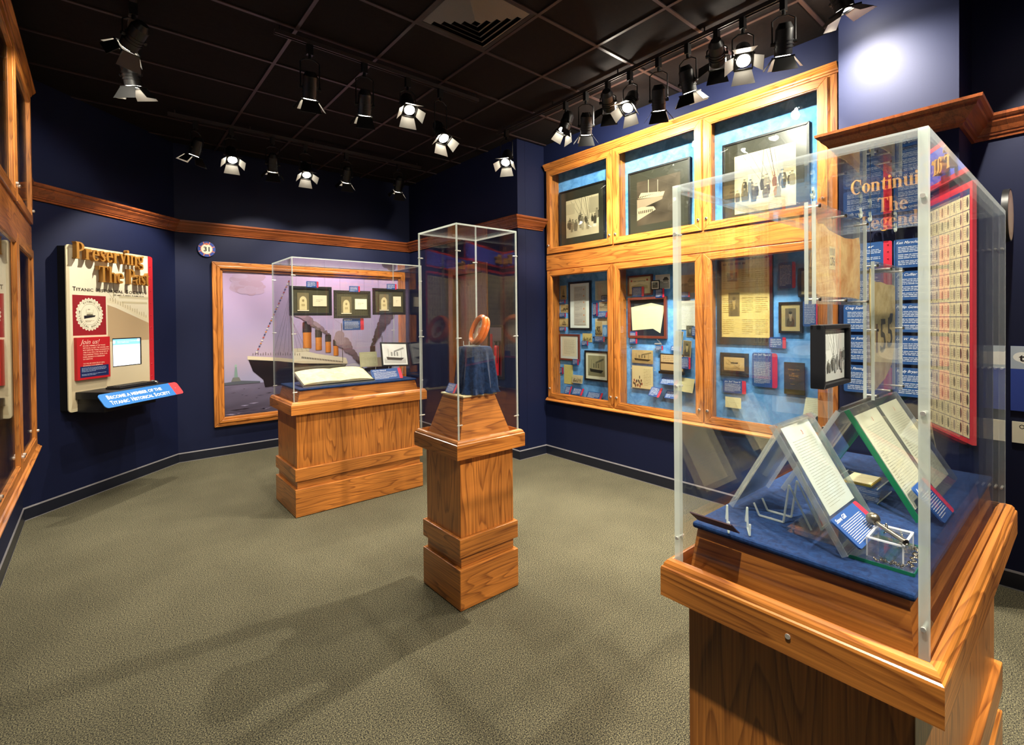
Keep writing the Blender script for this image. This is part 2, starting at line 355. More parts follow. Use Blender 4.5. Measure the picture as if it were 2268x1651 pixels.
def photo(p, a, b, c, d, kind, seed=1, tone=('#1d1a14', '#b9a987')):
    """a small old photograph"""
    r = random.Random(seed); D, Lt = tone; W, H = c-a, d-b; X = lambda u: a+W*u; Y = lambda v: b+H*v; nf = noisef(seed)
    hz = {'ship': .28, 'sail': .3, 'crowd': .35, 'boat': .2, 'land': .45, 'night': .35, 'portrait': 0, 'deck': .3, 'people': .3}.get(kind, .4)
    p.up()
    if kind == 'portrait':
        p.grad(a, b, c, d, 4, 5, lambda u, v: mix(D, Lt, .28+.12*nf(u, v))); p.up()
        p.poly([(X(.12), Y(0)), (X(.88), Y(0)), (X(.84), Y(.35)), (X(.62), Y(.5)), (X(.4), Y(.5)), (X(.16), Y(.36))], mix(D, Lt, .08)); p.up()
        p.poly([(X(.43), Y(.3)), (X(.58), Y(.3)), (X(.6), Y(.5)), (X(.4), Y(.5))], mix(D, Lt, .9)); p.ell(X(.5), Y(.64), W*.15, H*.17, mix(D, Lt, .75)); p.up()
        p.ell(X(.5), Y(.76), W*.16, H*.08, mix(D, Lt, .06)); p.rect(X(.48), Y(.3), X(.52), Y(.46), mix(D, Lt, .05)); p.ell(X(.44), Y(.66), W*.02, H*.012, D, 6); p.ell(X(.56), Y(.66), W*.02, H*.012, D, 6); p.ell(X(.5), Y(.56), W*.04, H*.008, mix(D, Lt, .4), 6)
        return p
    if kind == 'night': p.grad(a, b, c, d, 5, 5, lambda u, v: mix(D, Lt, .12+.10*nf(u, v)))
    else: p.grad(a, b, c, d, 6, 6, lambda u, v: mix(D, Lt, (.92 if v > hz else .62)+.10*nf(u, v)))
    p.up()
    dk = mix(D, Lt, .05); md = mix(D, Lt, .35); lt = mix(D, Lt, .95)
    if kind == 'ship':
        p.poly([(X(.1), Y(.36)), (X(.14), Y(.2)), (X(.78), Y(.16)), (X(.92), Y(.3))], dk); p.poly([(X(.2), Y(.34)), (X(.75), Y(.3)), (X(.72), Y(.42)), (X(.25), Y(.45))], lt); p.up()
        for i in range(3): p.rect(X(.32+.13*i), Y(.4), X(.39+.13*i), Y(.62), md)
        p.line((X(.2), Y(.3)), (X(.2), Y(.8)), W*.01, dk); p.line((X(.8), Y(.3)), (X(.8), Y(.74)), W*.01, dk)
        for i in range(9): p.ell(X(.5+.05*i), Y(.66+.022*i), W*.045, H*.05, md, 8)
    elif kind == 'sail':
        p.poly([(X(.25), Y(.3)), (X(.8), Y(.26)), (X(.72), Y(.14)), (X(.33), Y(.16))], dk)
        p.poly([(X(.5), Y(.3)), (X(.5), Y(.85)), (X(.75), Y(.36))], md); p.poly([(X(.46), Y(.3)), (X(.46), Y(.75)), (X(.24), Y(.36))], mix(D, Lt, .5)); p.line((X(.48), Y(.25)), (X(.48), Y(.92)), W*.012, dk)
    elif kind == 'boat':
        p.poly([(X(.3), Y(.52)), (X(.5), Y(.4)), (X(.75), Y(.2)), (X(.85), Y(.3)), (X(.7), Y(.5))], lt); p.up()
        for i in range(10): p.ell(X(.36+.035*i), Y(.56+.02*r.random()), W*.022, H*.06, dk, 7)
        for i in range(14): p.line((X(r.random()*.9), Y(r.random()*.9)), (X(r.random()*.9), Y(r.random()*.9)), H*.012, md)
    elif kind in ('crowd', 'people', 'deck'):
        if kind != 'crowd':
            p.line((X(.45), Y(.35)), (X(.5), Y(1)), W*.015, md); p.line((X(.7), Y(.4)), (X(.6), Y(1)), W*.012, dk)
            for i in range(6): p.line((X(.15+.13*i), Y(.98)), (X(.5+.06*i), Y(.42)), W*.006, dk)
            p.rect(X(.0), Y(.62), X(.28), Y(.9), mix(D, Lt, .75)); p.rect(X(.72), Y(.55), X(1), Y(.95), mix(D, Lt, .6))
        p.up(); n = 46 if kind == 'crowd' else 22
        us = sorted([(r.random(), r.random()) for _ in range(n)], key=lambda q: -q[1])
        for u, v in us:
            u = .04+.92*u; v = (.06+.55*v) if kind == 'crowd' else .14+.26*v; hh = (.13 if kind == 'crowd' else .22)*(.8+.4*r.random())*(1.2-v*.6); q = mix(D, Lt, .03+.5*r.random()**2); ww = hh*.20*H/W*(1+.5*r.random())
            p.poly([(X(u-ww*.7), Y(v)), (X(u+ww*.8), Y(v)), (X(u+ww), Y(v+hh*.45)), (X(u+ww*.7), Y(v+hh*.78)), (X(u-ww*.6), Y(v+hh*.8)), (X(u-ww), Y(v+hh*.5))], q)
            p.ell(X(u), Y(v+hh*.88), hh*.085*H, hh*.10*H, mix(D, Lt, .25+.5*r.random()), 7); p.rect(X(u)-hh*.09*H, Y(v+hh*.95), X(u)+hh*.09*H, Y(v+hh*1.0), dk)
    elif kind == 'night':
        p.poly([(X(.02), Y(.62)), (X(.62), Y(.56)), (X(.66), Y(.66)), (X(.1), Y(.74))], mix(D, Lt, .8)); p.poly([(X(0), Y(.36)), (X(.6), Y(.5)), (X(.62), Y(.57)), (X(0), Y(.6))], mix(D, Lt, .55)); p.up()
        p.poly([(X(0), Y(.12)), (X(.45), Y(.3)), (X(.4), Y(.38)), (X(.1), Y(.42)), (X(0), Y(.4))], mix(D, Lt, .8)); p.line((X(.28), Y(.6)), (X(.28), Y(1)), W*.012, lt); p.line((X(.5), Y(.58)), (X(.5), Y(.95)), W*.01, lt); p.up()
        for i in range(14): p.rect(X(.04+.04*i), Y(.62+.004*i), X(.06+.04*i), Y(.66), dk)
        for i in range(8): p.rect(X(.04+.045*i), Y(.27), X(.06+.045*i), Y(.33), dk)
    elif kind == 'land':
        p.rect(X(0), Y(0), X(1), Y(.42), mix(D, Lt, .5)); p.up(); p.rect(X(.55), Y(.3), X(.95), Y(.62), md); p.poly([(X(.5), Y(.62)), (X(1), Y(.62)), (X(.85), Y(.85)), (X(.65), Y(.85))], dk); p.up()
        for i in range(12): p.ell(X(.05+.04*i), Y(.42+.06*r.random()), W*.06, H*.08, mix(D, Lt, .2+.2*r.random()), 8)
        for i in range(4): p.rect(X(.6+.08*i), Y(.38), X(.64+.08*i), Y(.5), lt)
    return p

# ------------------------------------------------------------------ the room
H = 3.75
def wall(name, boxes, m='wall'):
    mb = MB()
    for b_ in boxes: mb.box(*b_, m)
    return struct(mb.build(name))
fl = MB(); fl.box(-1.4, 5.0, -3.6, 7.4, -.12, 0, 'carpet'); struct(fl.build('floor'))
cl = MB(); cl.box(-1.4, 5.0, -3.6, 7.4, H, H+.1, 'ceil'); struct(cl.build('ceiling'))
wall('wall_left', [(-.62, -.503, -3.5, 2.36, 0, H), (-.62, -.503, 2.36, 5.42, 0, .69), (-.62, -.503, 2.36, 5.42, 3.47, H), (-.62, -.503, 5.42, 5.772, 0, H), (-1.3, -.64, 2.2, 5.5, 0, H)])
mb = MB(); mb.prism([(-.503, 5.772), (.697, 6.945), (.60, 7.05), (-.62, 5.85)], 0, H, 'wall'); struct(mb.build('wall_angled'))
wall('wall_back', [(.697, 3.752, 6.945, 7.06, 0, H)])
wall('wall_side', [(3.752, 3.87, 4.345, 4.93, 0, H), (3.752, 3.87, 5.81, 7.06, 0, H), (3.752, 3.87, 4.93, 5.81, 2.37, H), (3.86, 3.9, 4.9, 5.85, 0, 2.4)])
wall('wall_return', [(3.872, 4.3, 4.345, 4.46, 0, H)])
wall('wall_right', [(4.18, 4.3, 1.102, 4.345, 0, .69), (4.18, 4.3, 1.102, 4.345, 3.46, H), (4.18, 4.3, 4.295, 4.345, .69, 3.46), (4.18, 4.3, 1.102, 1.228, .69, 3.46), (4.42, 4.5, 1.0, 4.345, 0, H)])
wall('wall_pilaster', [(3.752, 4.178, .509, 1.102, 0, H)])
wall('wall_recess', [(4.18, 4.3, -3.5, 1.10, 0, H)])
wall('wall_rear', [(-.62, 4.3, -3.6, -3.5, 0, H)])
mb = MB(); mb.prism([(4.18, -.53), (3.045, .122), (3.018, .078), (4.18, -.590)], 0, 3.2, 'wall'); struct(mb.build('wall_partition'))

bp_ = [(0, 0), (.010, 0), (.010, .006), (.008, .007), (.007, .10), (.004, .112), (0, .112)]
def baseb(name, path, closed=False):
    o = sweep(name, path, bp_, 'base'); o.data.materials.append(M['baseline'])
    for p in o.data.polygons:
        zc = p.center.z
        if abs(zc-.003) < .0035 and abs(p.normal.z) < .5 or (.105 < zc < .1125): p.material_index = 1
    return struct(o)
baseb('baseboard_left', [(-.503, -3.5), (-.503, 5.772), (.697, 6.945), (3.752, 6.945), (3.752, 5.83)])
baseb('baseboard_side', [(3.752, 4.92), (3.752, 4.345), (4.18, 4.345), (4.18, 1.102), (3.752, 1.102), (3.752, .509), (4.18, .509), (4.18, -.64)])
CP = [(0, 2.712), (.016, 2.712), (.020, 2.728), (.030, 2.732), (.034, 2.742), (.040, 2.746), (.058, 2.772), (.082, 2.796), (.086, 2.810), (.096, 2.814), (.108, 2.826), (.110, 2.842), (0, 2.842)]
struct(sweep('trim_1', [(-.503, 5.425), (-.503, 5.772), (.697, 6.945), (3.752, 6.945), (3.752, 4.345), (4.143, 4.345)], CP, 'cx'))
struct(sweep('trim_2', [(4.18, 1.102), (3.752, 1.102), (3.752, .509), (4.18, .509), (4.18, -.64)], CP, 'cx'))
# suspended ceiling bars
mb = MB()
for i in range(-3, 4):
    x = 2.963+.615*i
    mb.box(x-.012, x+.012, -3.5, 6.94, H-.012, H-.001, 'tbar')
for j in range(-9, 9):
    y = 2.484+.605*j
    mb.box(-.5, 4.17 if y < 4.3 else 3.75, y-.012, y+.012, H-.011, H-.002, 'tbar')
struct(mb.build('trim_3'))
# air diffuser in the ceiling: nested sloping louvres
vt = empty('ceiling_vent', (2.035, 2.78, H), 'black square stepped air diffuser set in the dark ceiling', 'vent')
def ringf(r0, r1, z0, z1, th, m):
    mb = MB(); 
    for k in range(4):
        A = Matrix.Rotation(k*math.pi/2, 3, 'Z'); vs = [A @ Vector(p) for p in ((-r0, -r0, z0), (r0, -r0, z0), (r1, -r1, z1), (-r1, -r1, z1), (-r0, -r0, z0+th), (r0, -r0, z0+th), (r1, -r1, z1+th), (-r1, -r1, z1+th))]
        mb.add(vs, [(0, 1, 2, 3), (7, 6, 5, 4), (0, 4, 5, 1), (3, 2, 6, 7)], m)
    return mb
for i in range(5): ringf(.265-.05*i, .225-.05*i, -.006-.003*i, -.034-.004*i, .003, 'slat').build('louvre', vt)
ringf(.295, .268, -.012, -.008, .004, 'track').build('frame', vt)

# doorway in the side wall and the extinguisher cabinet beside it
dr = empty('door_1', WR(5.37, 0, 3.752)); dr['kind'] = 'structure'
M['dz'] = wood('door_oak_upright', 1, (.26, .09, .026), (.09, .026, .009)); 
mb2 = MB(); mb2.box(-.44, -.335, .001, 2.37, -.10, .02, 'dz'); mb2.box(.335, .44, .001, 2.37, -.10, .02, 'dz'); mb2.box(-.335, .335, 2.26, 2.37, -.10, .02, 'dz'); mb2.build('door_casing', dr, bevel=.004)
mb2 = MB(); mb2.box(-.33, .33, .01, 2.255, -.09, -.05, 'dz'); mb2.box(-.25, .25, .3, 1.0, -.05, -.044, 'dz'); mb2.box(-.25, .25, 1.15, 2.1, -.05, -.044, 'dz'); mb2.build('door_leaf', dr, bevel=.004)
ec = empty('extinguisher_cabinet', WR(4.75, .92, 3.752), 'dark steel wall cabinet with a red pull beside the wooden door', 'cabinet')
mb = MB(); mb.box(-.14, .14, 0, .66, -.0, .02, 'blackm'); mb.box(-.115, .115, .03, .63, .02, .028, 'steel'); mb.build('body', ec, bevel=.003)
mb = MB(); mb.box(-.105, -.065, .33, .55, .028, .034, 'red'); mb.build('red_pull', ec)
mb = MB(); mb.tube([(-.085, .05, .045), (-.085, .2, .045)], .006, 'chrome'); mb.tube([(-.085, .05, .028), (-.085, .05, .045)], .005, 'chrome'); mb.tube([(-.085, .2, .028), (-.085, .2, .045)], .005, 'chrome'); mb.sphere((-.085, .27, .036), .012, 'chrome', 8); mb.build('handle', ec)
ex = empty('fire_extinguisher', WR(4.70, .97, 3.693), 'red and white fire extinguisher in the dark cabinet beside the door', 'extinguisher')
mb = MB(); mb.cyl((0, 0, 0), (0, .34, 0), .03, 'red', n=16); mb.sphere((0, .34, 0), .03, 'red', 12); mb.build('cylinder', ex, smooth=True)
mb = MB(); mb.box(-.012, .012, .36, .40, -.01, .01, 'blackm'); mb.box(-.035, .02, .40, .415, -.006, .006, 'blackm'); mb.tube([(.01, .38, 0), (.035, .33, .01), (.036, .15, .012)], .005, 'blackm'); mb.build('valve', ex)
mb = MB(); mb.box(-.02, .02, .1, .24, .0305, .0315, 'baseline'); mb.build('printed_band', ex)

# ------------------------------------------------------------------ built-in display cabinets
def hinge_lock(parent, x, y, z):
    mb = MB(); mb.cyl((x, y, z), (x, y, z+.012), .011, 'chrome', n=12); mb.cyl((x, y, z+.012), (x, y, z+.016), .007, 'steel', n=10); return mb.build('lock', parent, smooth=True)
def cabinet(M4, label, mirror=False):
    root = empty('display_cabinet', M4, label, 'cabinet')
    s = -1 if mirror else 1
    U = lambda a, b: (min(a*s, b*s), max(a*s, b*s))
    D = [(-1.507, -.529), (-.511, .476), (.493, 1.471)]; rows = [(.700, 2.222), (2.4265, 3.421)]
    ends = (-1.535, 1.535)
    f = MB()
    for a, b in ((-1.529, -1.44), (-.59, -.45), (.41, .56), (1.40, 1.529)): u = U(a, b); f.box(u[0], u[1], .70, 3.43, 0, .0149, 'wy')
    for i in range(3):
        a, b = [(-1.44, -.59), (-.45, .41), (.56, 1.40)][i]; u = U(a, b)
        for z0, z1 in ((.70, .745), (2.19, 2.48), (3.38, 3.43)): f.box(u[0], u[1], z0, z1, 0, .0149, 'wx')
    f.build('face_frame', root)
    rl = MB(); u = U(-1.529, 1.529); rl.box(u[0], u[1], 2.232, 2.417, .015, .022, 'wx'); rl.build('middle_rail', root, bevel=.002)
    c = MB()
    for a, b in ((-1.529, -1.512), (-.528, -.512), (.476, .492), (1.475, 1.529)): u = U(a, b); c.box(u[0], u[1], .70, 3.43, -.19, 0, 'wy')
    for z0, z1 in ((.69, .705), (2.215, 2.235), (2.415, 2.43), (3.425, 3.44)): u = U(-1.529, 1.529); c.box(u[0], u[1], z0, z1, -.19, -.0005, 'wx')
    c.build('carcass', root)
    for a, b in ((-1.511, -.529), (-.511, .475), (.493, 1.474)):
        for z0, z1 in ((.706, 2.214), (2.431, 3.424)):
            u = U(a, b); p = MB(); p.box(u[0], u[1], z0, z1, -.188, -.18, 'bkblue'); p.build('back_panel', root)
    lg = sweep('ledge', [(-1.534, 0), (1.534, 0)], [(-.0, .662), (.05, .662), (.056, .668), (.056, .676), (.046, .682), (.040, .690), (.024, .70), (0, .70)], 'wx')
    cr_ = sweep('crown', [(-1.54, 0), (1.54, 0)], [(0, 3.43), (.024, 3.43), (.028, 3.442), (.036, 3.446), (.040, 3.458), (.052, 3.470), (.058, 3.480), (.062, 3.484), (.062, 3.498), (0, 3.498)], 'wx')
    for o in (lg, cr_):
        for v in o.data.vertices: x, y, z = v.co; v.co = (x, z, -y)
        o.data.update(); o.parent = root
    for a, b in D:
        for (z0, z1) in rows:
            u = U(a, b); w_ = .062; d = MB(); A, B = u
            # mitred frame with an inner bead
            def pc(p0, p1, p2, p3, m): d.prism([p0, p1, p2, p3], .0152, .036, m)
            pc((A, z0), (B, z0), (B-w_, z0+w_), (A+w_, z0+w_), 'wx'); pc((A, z1), (A+w_, z1-w_), (B-w_, z1-w_), (B, z1), 'wx')
            pc((A, z0), (A+w_, z0+w_), (A+w_, z1-w_), (A, z1), 'wy'); pc((B, z0), (B, z1), (B-w_, z1-w_), (B-w_, z0+w_), 'wy')
            do = d.build('door', root, bevel=.003)
            bd = MB(); i = w_; j = w_+.008
            for q in ((A+i, A+j, z0+i, z1-i), (B-j, B-i, z0+i, z1-i)): bd.box(q[0], q[1], q[2], q[3], .018, .030, 'wy')
            for q in ((A+j, B-j, z0+i, z0+j), (A+j, B-j, z1-j, z1-i)): bd.box(q[0], q[1], q[2], q[3], .018, .030, 'wx')
            bd.build('bead', do)
            g = MB(); g.box(A+w_+.001, B-w_-.001, z0+w_+.001, z1-w_-.001, .0185, .0225, 'glass'); g.build('glass_pane', do)
            lz = z0+(.10 if z0 > 2 else .115)
            hinge_lock(do, A+.03, lz, .036); hinge_lock(do, B-.03, lz, .036)
    return root
cabinet(WR(2.761, 0, 4.18), 'tall honey oak glass-fronted wall cabinet with six doors on the right wall')
cabinet(WL(3.891, 0, -.415), 'oak glass-fronted wall cabinet seen edge-on at the far left beside the angled wall')

# ------------------------------------------------------------------ free-standing oak display cases
def acrylic_cover(cx, cy, hx, hy, z0, z1, label, th=.012, ed='edge'):
    r = empty('acrylic_cover', (cx, cy, z0), label, 'display cover', 'clear acrylic covers on the oak stands'); h = z1-z0
    for nm, b_ in (('front_panel', (-hx+th, hx-th, -hy, -hy+th, 0, h-th)), ('back_panel', (-hx+th, hx-th, hy-th, hy, 0, h-th)),
                   ('side_panel', (-hx, -hx+th, -hy+th, hy-th, 0, h-th)), ('side_panel', (hx-th, hx, -hy+th, hy-th, 0, h-th)), ('top_panel', (-hx+th, hx-th, -hy+th, hy-th, h-th, h))):
        mb = MB(); mb.box(*b_, 'acry'); mb.build(nm, r)
    for sx in (-1, 1):
        for sy in (-1, 1):
            mb = MB(); mb.box(sx*hx, sx*(hx-th), sy*hy, sy*(hy-th), 0, h, 'edge' if sx < 0 else ed); mb.build('polished_edge', r)
            for k in range(3):
                mb = MB(); zz = h*(.12+.38*k); mb.cyl((sx*(hx+.004), sy*(hy-th/2), zz), (sx*(hx-.03), sy*(hy-th/2), zz), .0035, 'chrome', n=8); mb.cyl((sx*(hx+.0045), sy*(hy-th/2), zz), (sx*(hx+.0005), sy*(hy-th/2), zz), .0045, 'chrome', n=10); mb.build('screw', r)
    for sy in (-1, 1):
        mb = MB(); mb.box(-hx+th, hx-th, sy*hy, sy*(hy-th), h-th, h, ed); mb.build('polished_edge', r)
    for sx in (-1, 1):
        mb = MB(); mb.box(sx*hx, sx*(hx-th), -hy+th, hy-th, h-th, h, ed); mb.build('polished_edge', r)
    return r
def stand(cx, cy, hx, hy, fr, label, top='cloth', g=None):
    r = empty('display_stand', (cx, cy, 0), label, 'display stand', 'oak display stands on the carpet')
    WW = ('wy', 'wx')
    for nm, d, z0, z1, m, bv in (('base_block', 0, .004, .234, WW, .004), ('recess', -.022, .234, .303, WW, 0), ('band', 0, .303, .408, WW, .004), ('body', -.020, .408, .870, 'wz', .003)):
        mb = MB(); mb.box(-(hx+d), hx+d, -(hy+d), hy+d, z0, z1, m); mb.build(nm, r, bevel=bv)
    a, b = .008, .034
    pr = [(a, .870), (b, .870), (b, .945), (b-.001, .951), (b-.005, .954), (b-.007, .962), (b-.013, .970), (a+.004, .974), (a, .974)]
    pth = [(hx, hy), (hx, -hy), (-hx, -hy), (-hx, hy)]   # clockwise: right-hand side faces inward, so mirror the profile
    o = sweep('rail', pth[::-1], pr, ('wx', 'wy'), closed=True, parent=r)
    mb = MB(); mb.box(-hx-.007, hx+.007, -hy-.007, hy+.007, .872, .900, 'wx'); mb.build('tray', r)
    (bx, by), (tx, ty), zt = fr
    f = MB(); P = [(-bx, -by, .901), (bx, -by, .901), (bx, by, .901), (-bx, by, .901), (-tx, -ty, zt), (tx, -ty, zt), (tx, ty, zt), (-tx, ty, zt)]
    f.add(P, [(0, 1, 5, 4), (2, 3, 7, 6), (4, 5, 6, 7)], 'wx'); f.add(P, [(1, 2, 6, 5), (3, 0, 4, 7)], 'wy'); f.build('sloped_plinth', r)
    if top == 'cloth':
        t = MB(); t.box(-tx-.012, tx+.012, -ty-.012, ty+.012, zt+.0005, zt+.018, 'cloth'); t.build('velvet_top', r, bevel=.007)
    else:
        t = MB(); t.box(-tx-.010, tx+.010, -ty-.010, ty+.010, zt+.0005, zt+.011, 'tan'); t.build('cream_top', r, bevel=.002)
    return r
PC, LC, BC = (1.752, 2.510), (1.843, 4.605), (1.845, .487)
stand(*PC, .215, .207, ((.200, .192), (.115, .112), 1.190), 'slim square oak pedestal with a cream top in the middle of the room', 'tan')
stand(*LC, .603, .297, ((.585, .280), (.545, .262), 1.058), 'long oak display stand in front of the large ship painting')
big = stand(*BC, .610, .270, ((.590, .252), (.562, .236), 1.058), 'large oak display stand nearest the camera at the right')
mb = MB(); mb.cyl((-.646, -.03, .915), (-.643, -.03, .915), .006, 'chrome', n=10); mb.build('screw', big)
acrylic_cover(PC[0], PC[1], .221, .213, .9005, 2.19, 'tall narrow clear acrylic cover on the central oak pedestal', th=.008)
acrylic_cover(LC[0], LC[1], .609, .303, .9005, 2.188, 'wide clear acrylic cover over the book in front of the ship painting', th=.008)
acrylic_cover(BC[0]-.0, BC[1], .616, .276, .9005, 2.015, 'large clear acrylic cover nearest the camera with papers hanging inside', th=.016, ed='edge2')

# ------------------------------------------------------------------ lighting tracks and spotlights
def track(p, q, label):
    r = empty('lighting_track', (0, 0, 0), label, 'lighting track', 'ceiling lighting tracks'); p, q = Vector(p), Vector(q); d = (q-p).normalized(); n = Vector((-d.y, d.x, 0))
    m = MB()
    def bar(off, w_, z0, z1, mt):
        a, b = p+n*(off-w_/2), q+n*(off-w_/2); a2, b2 = p+n*(off+w_/2), q+n*(off+w_/2)
        m.prism([(a.x, a.y), (b.x, b.y), (b2.x, b2.y), (a2.x, a2.y)], z0, z1, mt)
    bar(0, .034, 3.700, 3.712, 'track'); bar(-.014, .006, 3.682, 3.700, 'track'); bar(.014, .006, 3.682, 3.700, 'track'); m.build('rail', r)
    k = int((q-p).length/.9)+1
    for i in range(k+1):
        c = p+(q-p)*(.02+.96*i/k); h_ = MB(); h_.cyl((c.x, c.y, 3.712), (c.x, c.y, 3.7495), .006, 'track', n=8); h_.build('hanger', r)
    return r
track((3.39, .20, 0), (3.39, 4.25, 0), 'black ceiling track parallel to the right wall with a row of lamps')
track((.98, 3.735, 0), (2.75, 3.735, 0), 'black ceiling track in front of the air diffuser carrying three lamps')
track((.55, 5.86, 0), (3.35, 5.86, 0), 'far black ceiling track close to the painting wall')
track((.20, 2.2, 0), (.20, 4.5, 0), 'black ceiling track at the upper left near the left wall')
track((.4, -.8, 0), (3.0, -.8, 0), 'added black ceiling track above the camera, outside the view')  # unseen track, added to carry the fill lamps behind the view
_lamp = {}
def lampmesh():
    # head: local -Z is the beam; body 0.20 long, radius .05
    if _lamp: return _lamp
    L_ = {}
    m = MB(); m.cyl((0, 0, .0), (0, 0, .15), .052, 'blackm', n=20); m.cyl((0, 0, .15), (0, 0, .185), .052, 'blackm', r1=.034, n=20)
    for z in (.04, .06, .08): m.cyl((0, 0, z), (0, 0, z+.008), .056, 'blackm', n=20)
    # open front: collar ring
    L_['housing'] = m
    m = MB(); m.cyl((0, 0, -.004), (0, 0, -.001), .043, 'bulb', n=20); L_['lens'] = m
    m = MB()
    for a in range(4):
        A = Matrix.Rotation(a*math.pi/2, 3, 'Z')
        m.add([A @ Vector(v) for v in ((-.06, -.06, -.004), (.06, -.06, -.004), (.06, -.052, -.004), (-.06, -.052, -.004), (-.06, -.06, -.014), (.06, -.06, -.014), (.06, -.052, -.014), (-.06, -.052, -.014))], [(0, 3, 2, 1), (4, 5, 6, 7), (0, 1, 5, 4), (2, 3, 7, 6), (0, 4, 7, 3), (1, 2, 6, 5)], 'blackm')
    L_['barn_ring'] = m
    for k, v in L_.items():
        o = v.build(k, smooth=(k != 'barn_ring')); _lamp[k] = o.data; bpy.data.objects.remove(o)
    for nm, big_ in (('wide', 1), ('narrow', 0)):
        m = MB(); w0, w1, h_ = (.052, .075, .095) if big_ else (.040, .052, .085)
        m.add([(-w0, 0, 0), (w0, 0, 0), (w1, 0, -h_), (-w1, 0, -h_)], [(0, 1, 2, 3)], 'flap')
        m.add([(-w0, -.0022, 0), (w0, -.0022, 0), (w1, -.0022, -h_), (-w1, -.0022, -h_)], [(3, 2, 1, 0)], 'blackm')
        m.add([(-w0, 0, 0), (-w0, -.0022, 0), (-w1, -.0022, -h_), (-w1, 0, -h_), (w0, 0, 0), (w0, -.0022, 0), (w1, -.0022, -h_), (w1, 0, -h_)], [(0, 1, 2, 3), (7, 6, 5, 4), (3, 2, 6, 7), (0, 4, 5, 1)], 'blackm')
        o = m.build('barn_door'); _lamp[nm] = o.data; bpy.data.objects.remove(o)
    m = MB(); m.box(-.022, .022, -.016, .016, -.075, 0, 'blackm'); m.cyl((0, 0, -.075), (0, 0, -.105), .012, 'blackm', n=10); o = m.build('adaptor'); _lamp['adaptor'] = o.data; bpy.data.objects.remove(o)
    return _lamp
def obj(nm, data, parent, M4):
    o = bpy.data.objects.new(nm, data); C.objects.link(o); o.parent = parent; o.matrix_basis = M4; return o
def lamp(x, y, aim, watts, label, drop=.24, open_=(38, 38, 38, 38), warm=WARM, cone=86, r=.02, roll=0, blend=.45, wall_fill=0):
    lampmesh(); top = Vector((x, y, 3.682)); root = empty('track_spotlight', top, label, 'spotlight', 'barn-door spotlights on the ceiling tracks')
    head = Vector((x, y, 3.682-drop)); d = (Vector(aim)-head).normalized()
    up = Vector((0, 0, 1)); zx = -d; xx = up.cross(zx).normalized(); yy = zx.cross(xx)
    Hm = Matrix(((xx.x, yy.x, zx.x, 0), (xx.y, yy.y, zx.y, 0), (xx.z, yy.z, zx.z, -drop), (0, 0, 0, 1))) @ Matrix.Rotation(R_(roll), 4, 'Z') @ Matrix.Translation((0, 0, -.07))
    obj('adaptor', _lamp['adaptor'], root, Matrix.Identity(4))
    az = math.atan2(xx.y, xx.x); ym = MB(); cs, sn = math.cos(az), math.sin(az)
    P = [(-.066, -drop), (-.066, -.13), (-.03, -.105), (.03, -.105), (.066, -.13), (.066, -drop)]
    ym.tube([(a*cs, a*sn, b) for a, b in P], .005, 'blackm', 6)
    for s_ in (-1, 1): ym.cyl((s_*.05*cs, s_*.05*sn, -drop), (s_*.075*cs, s_*.075*sn, -drop), .012, 'blackm', n=8)
    ym.build('yoke', root)
    for k in ('housing', 'lens', 'barn_ring'): obj(k, _lamp[k], root, Hm)
    for i in range(4):
        A = Hm @ Matrix.Rotation(i*math.pi/2, 4, 'Z') @ Matrix.Translation((0, -.058, -.012)) @ Matrix.Rotation(-R_(open_[i]), 4, 'X')
        obj('barn_door', _lamp['wide' if i % 2 == 0 else 'narrow'], root, A)
    li = bpy.data.lights.new('spot', 'SPOT'); li.energy = watts; li.spot_size = R_(cone); li.spot_blend = blend; li.shadow_soft_size = r; li.color = warm
    lo = bpy.data.objects.new('spot', li); C.objects.link(lo); lo.parent = root; lo.matrix_basis = Hm @ Matrix.Translation((0, 0, -.012))
    if wall_fill:
        l2 = bpy.data.lights.new('added_wall_fill', 'POINT'); l2.energy = wall_fill; l2.shadow_soft_size = .02; l2.color = warm  # bare point light added beside the head to brighten the upper wall
        l3 = bpy.data.objects.new('added_wall_fill', l2); C.objects.link(l3); l3.parent = root; l3.location = (.085, 0, -drop)
    return root
XT = 3.39
lamp(XT, 3.22, (2.2, 3.6, .3), 70, 'leftmost spotlight on the right track, tilted so only a thin glare shows', open_=(20, 30, 20, 30), drop=.2)
lamp(XT, 2.97, (4.2, 3.75, 1.1), 140, 'second spotlight from the left on the right track, hanging low with one flap catching light', drop=.30)
lamp(XT, 2.72, (4.2, 3.2, 3.05), 190, 'small dark spotlight on the right track left of the glaring one', drop=.17, open_=(62, 62, 62, 62), cone=160, blend=1, wall_fill=24)
lamp(XT, 2.49, (1.2, 2.3, .2), 440, 'glaring spotlight on the right track with a wide beige flap to its left', drop=.25)
lamp(XT, 2.22, (4.25, 2.75, 1.2), 140, 'long black spotlight at the middle of the right track, turned away from the camera', drop=.33)
lamp(XT, 1.97, (4.2, 2.0, 1.5), 140, 'black spotlight on the right track with a white flap on its right side', drop=.28)
lamp(XT, 1.745, (4.2, 2.1, 3.05), 200, 'dark round spotlight just left of the brightest lamp on the right track', drop=.17, open_=(62, 62, 62, 62), cone=160, blend=1, wall_fill=24)
lamp(XT, 1.56, (1.6, .6, .7), 130, 'brightest starburst spotlight on the right track', drop=.25, open_=(45, 45, 45, 45))
lamp(XT, 1.30, (4.2, 1.75, 1.4), 130, 'spotlight on the right track above the right end of the cabinet, flaps spread low', drop=.28)
lamp(XT, .98, (3.76, .80, 2.4), 320, 'rightmost spotlight on the right track with a bright square flap', drop=.15, cone=140, blend=1, open_=(60, 50, 60, 50), wall_fill=14)
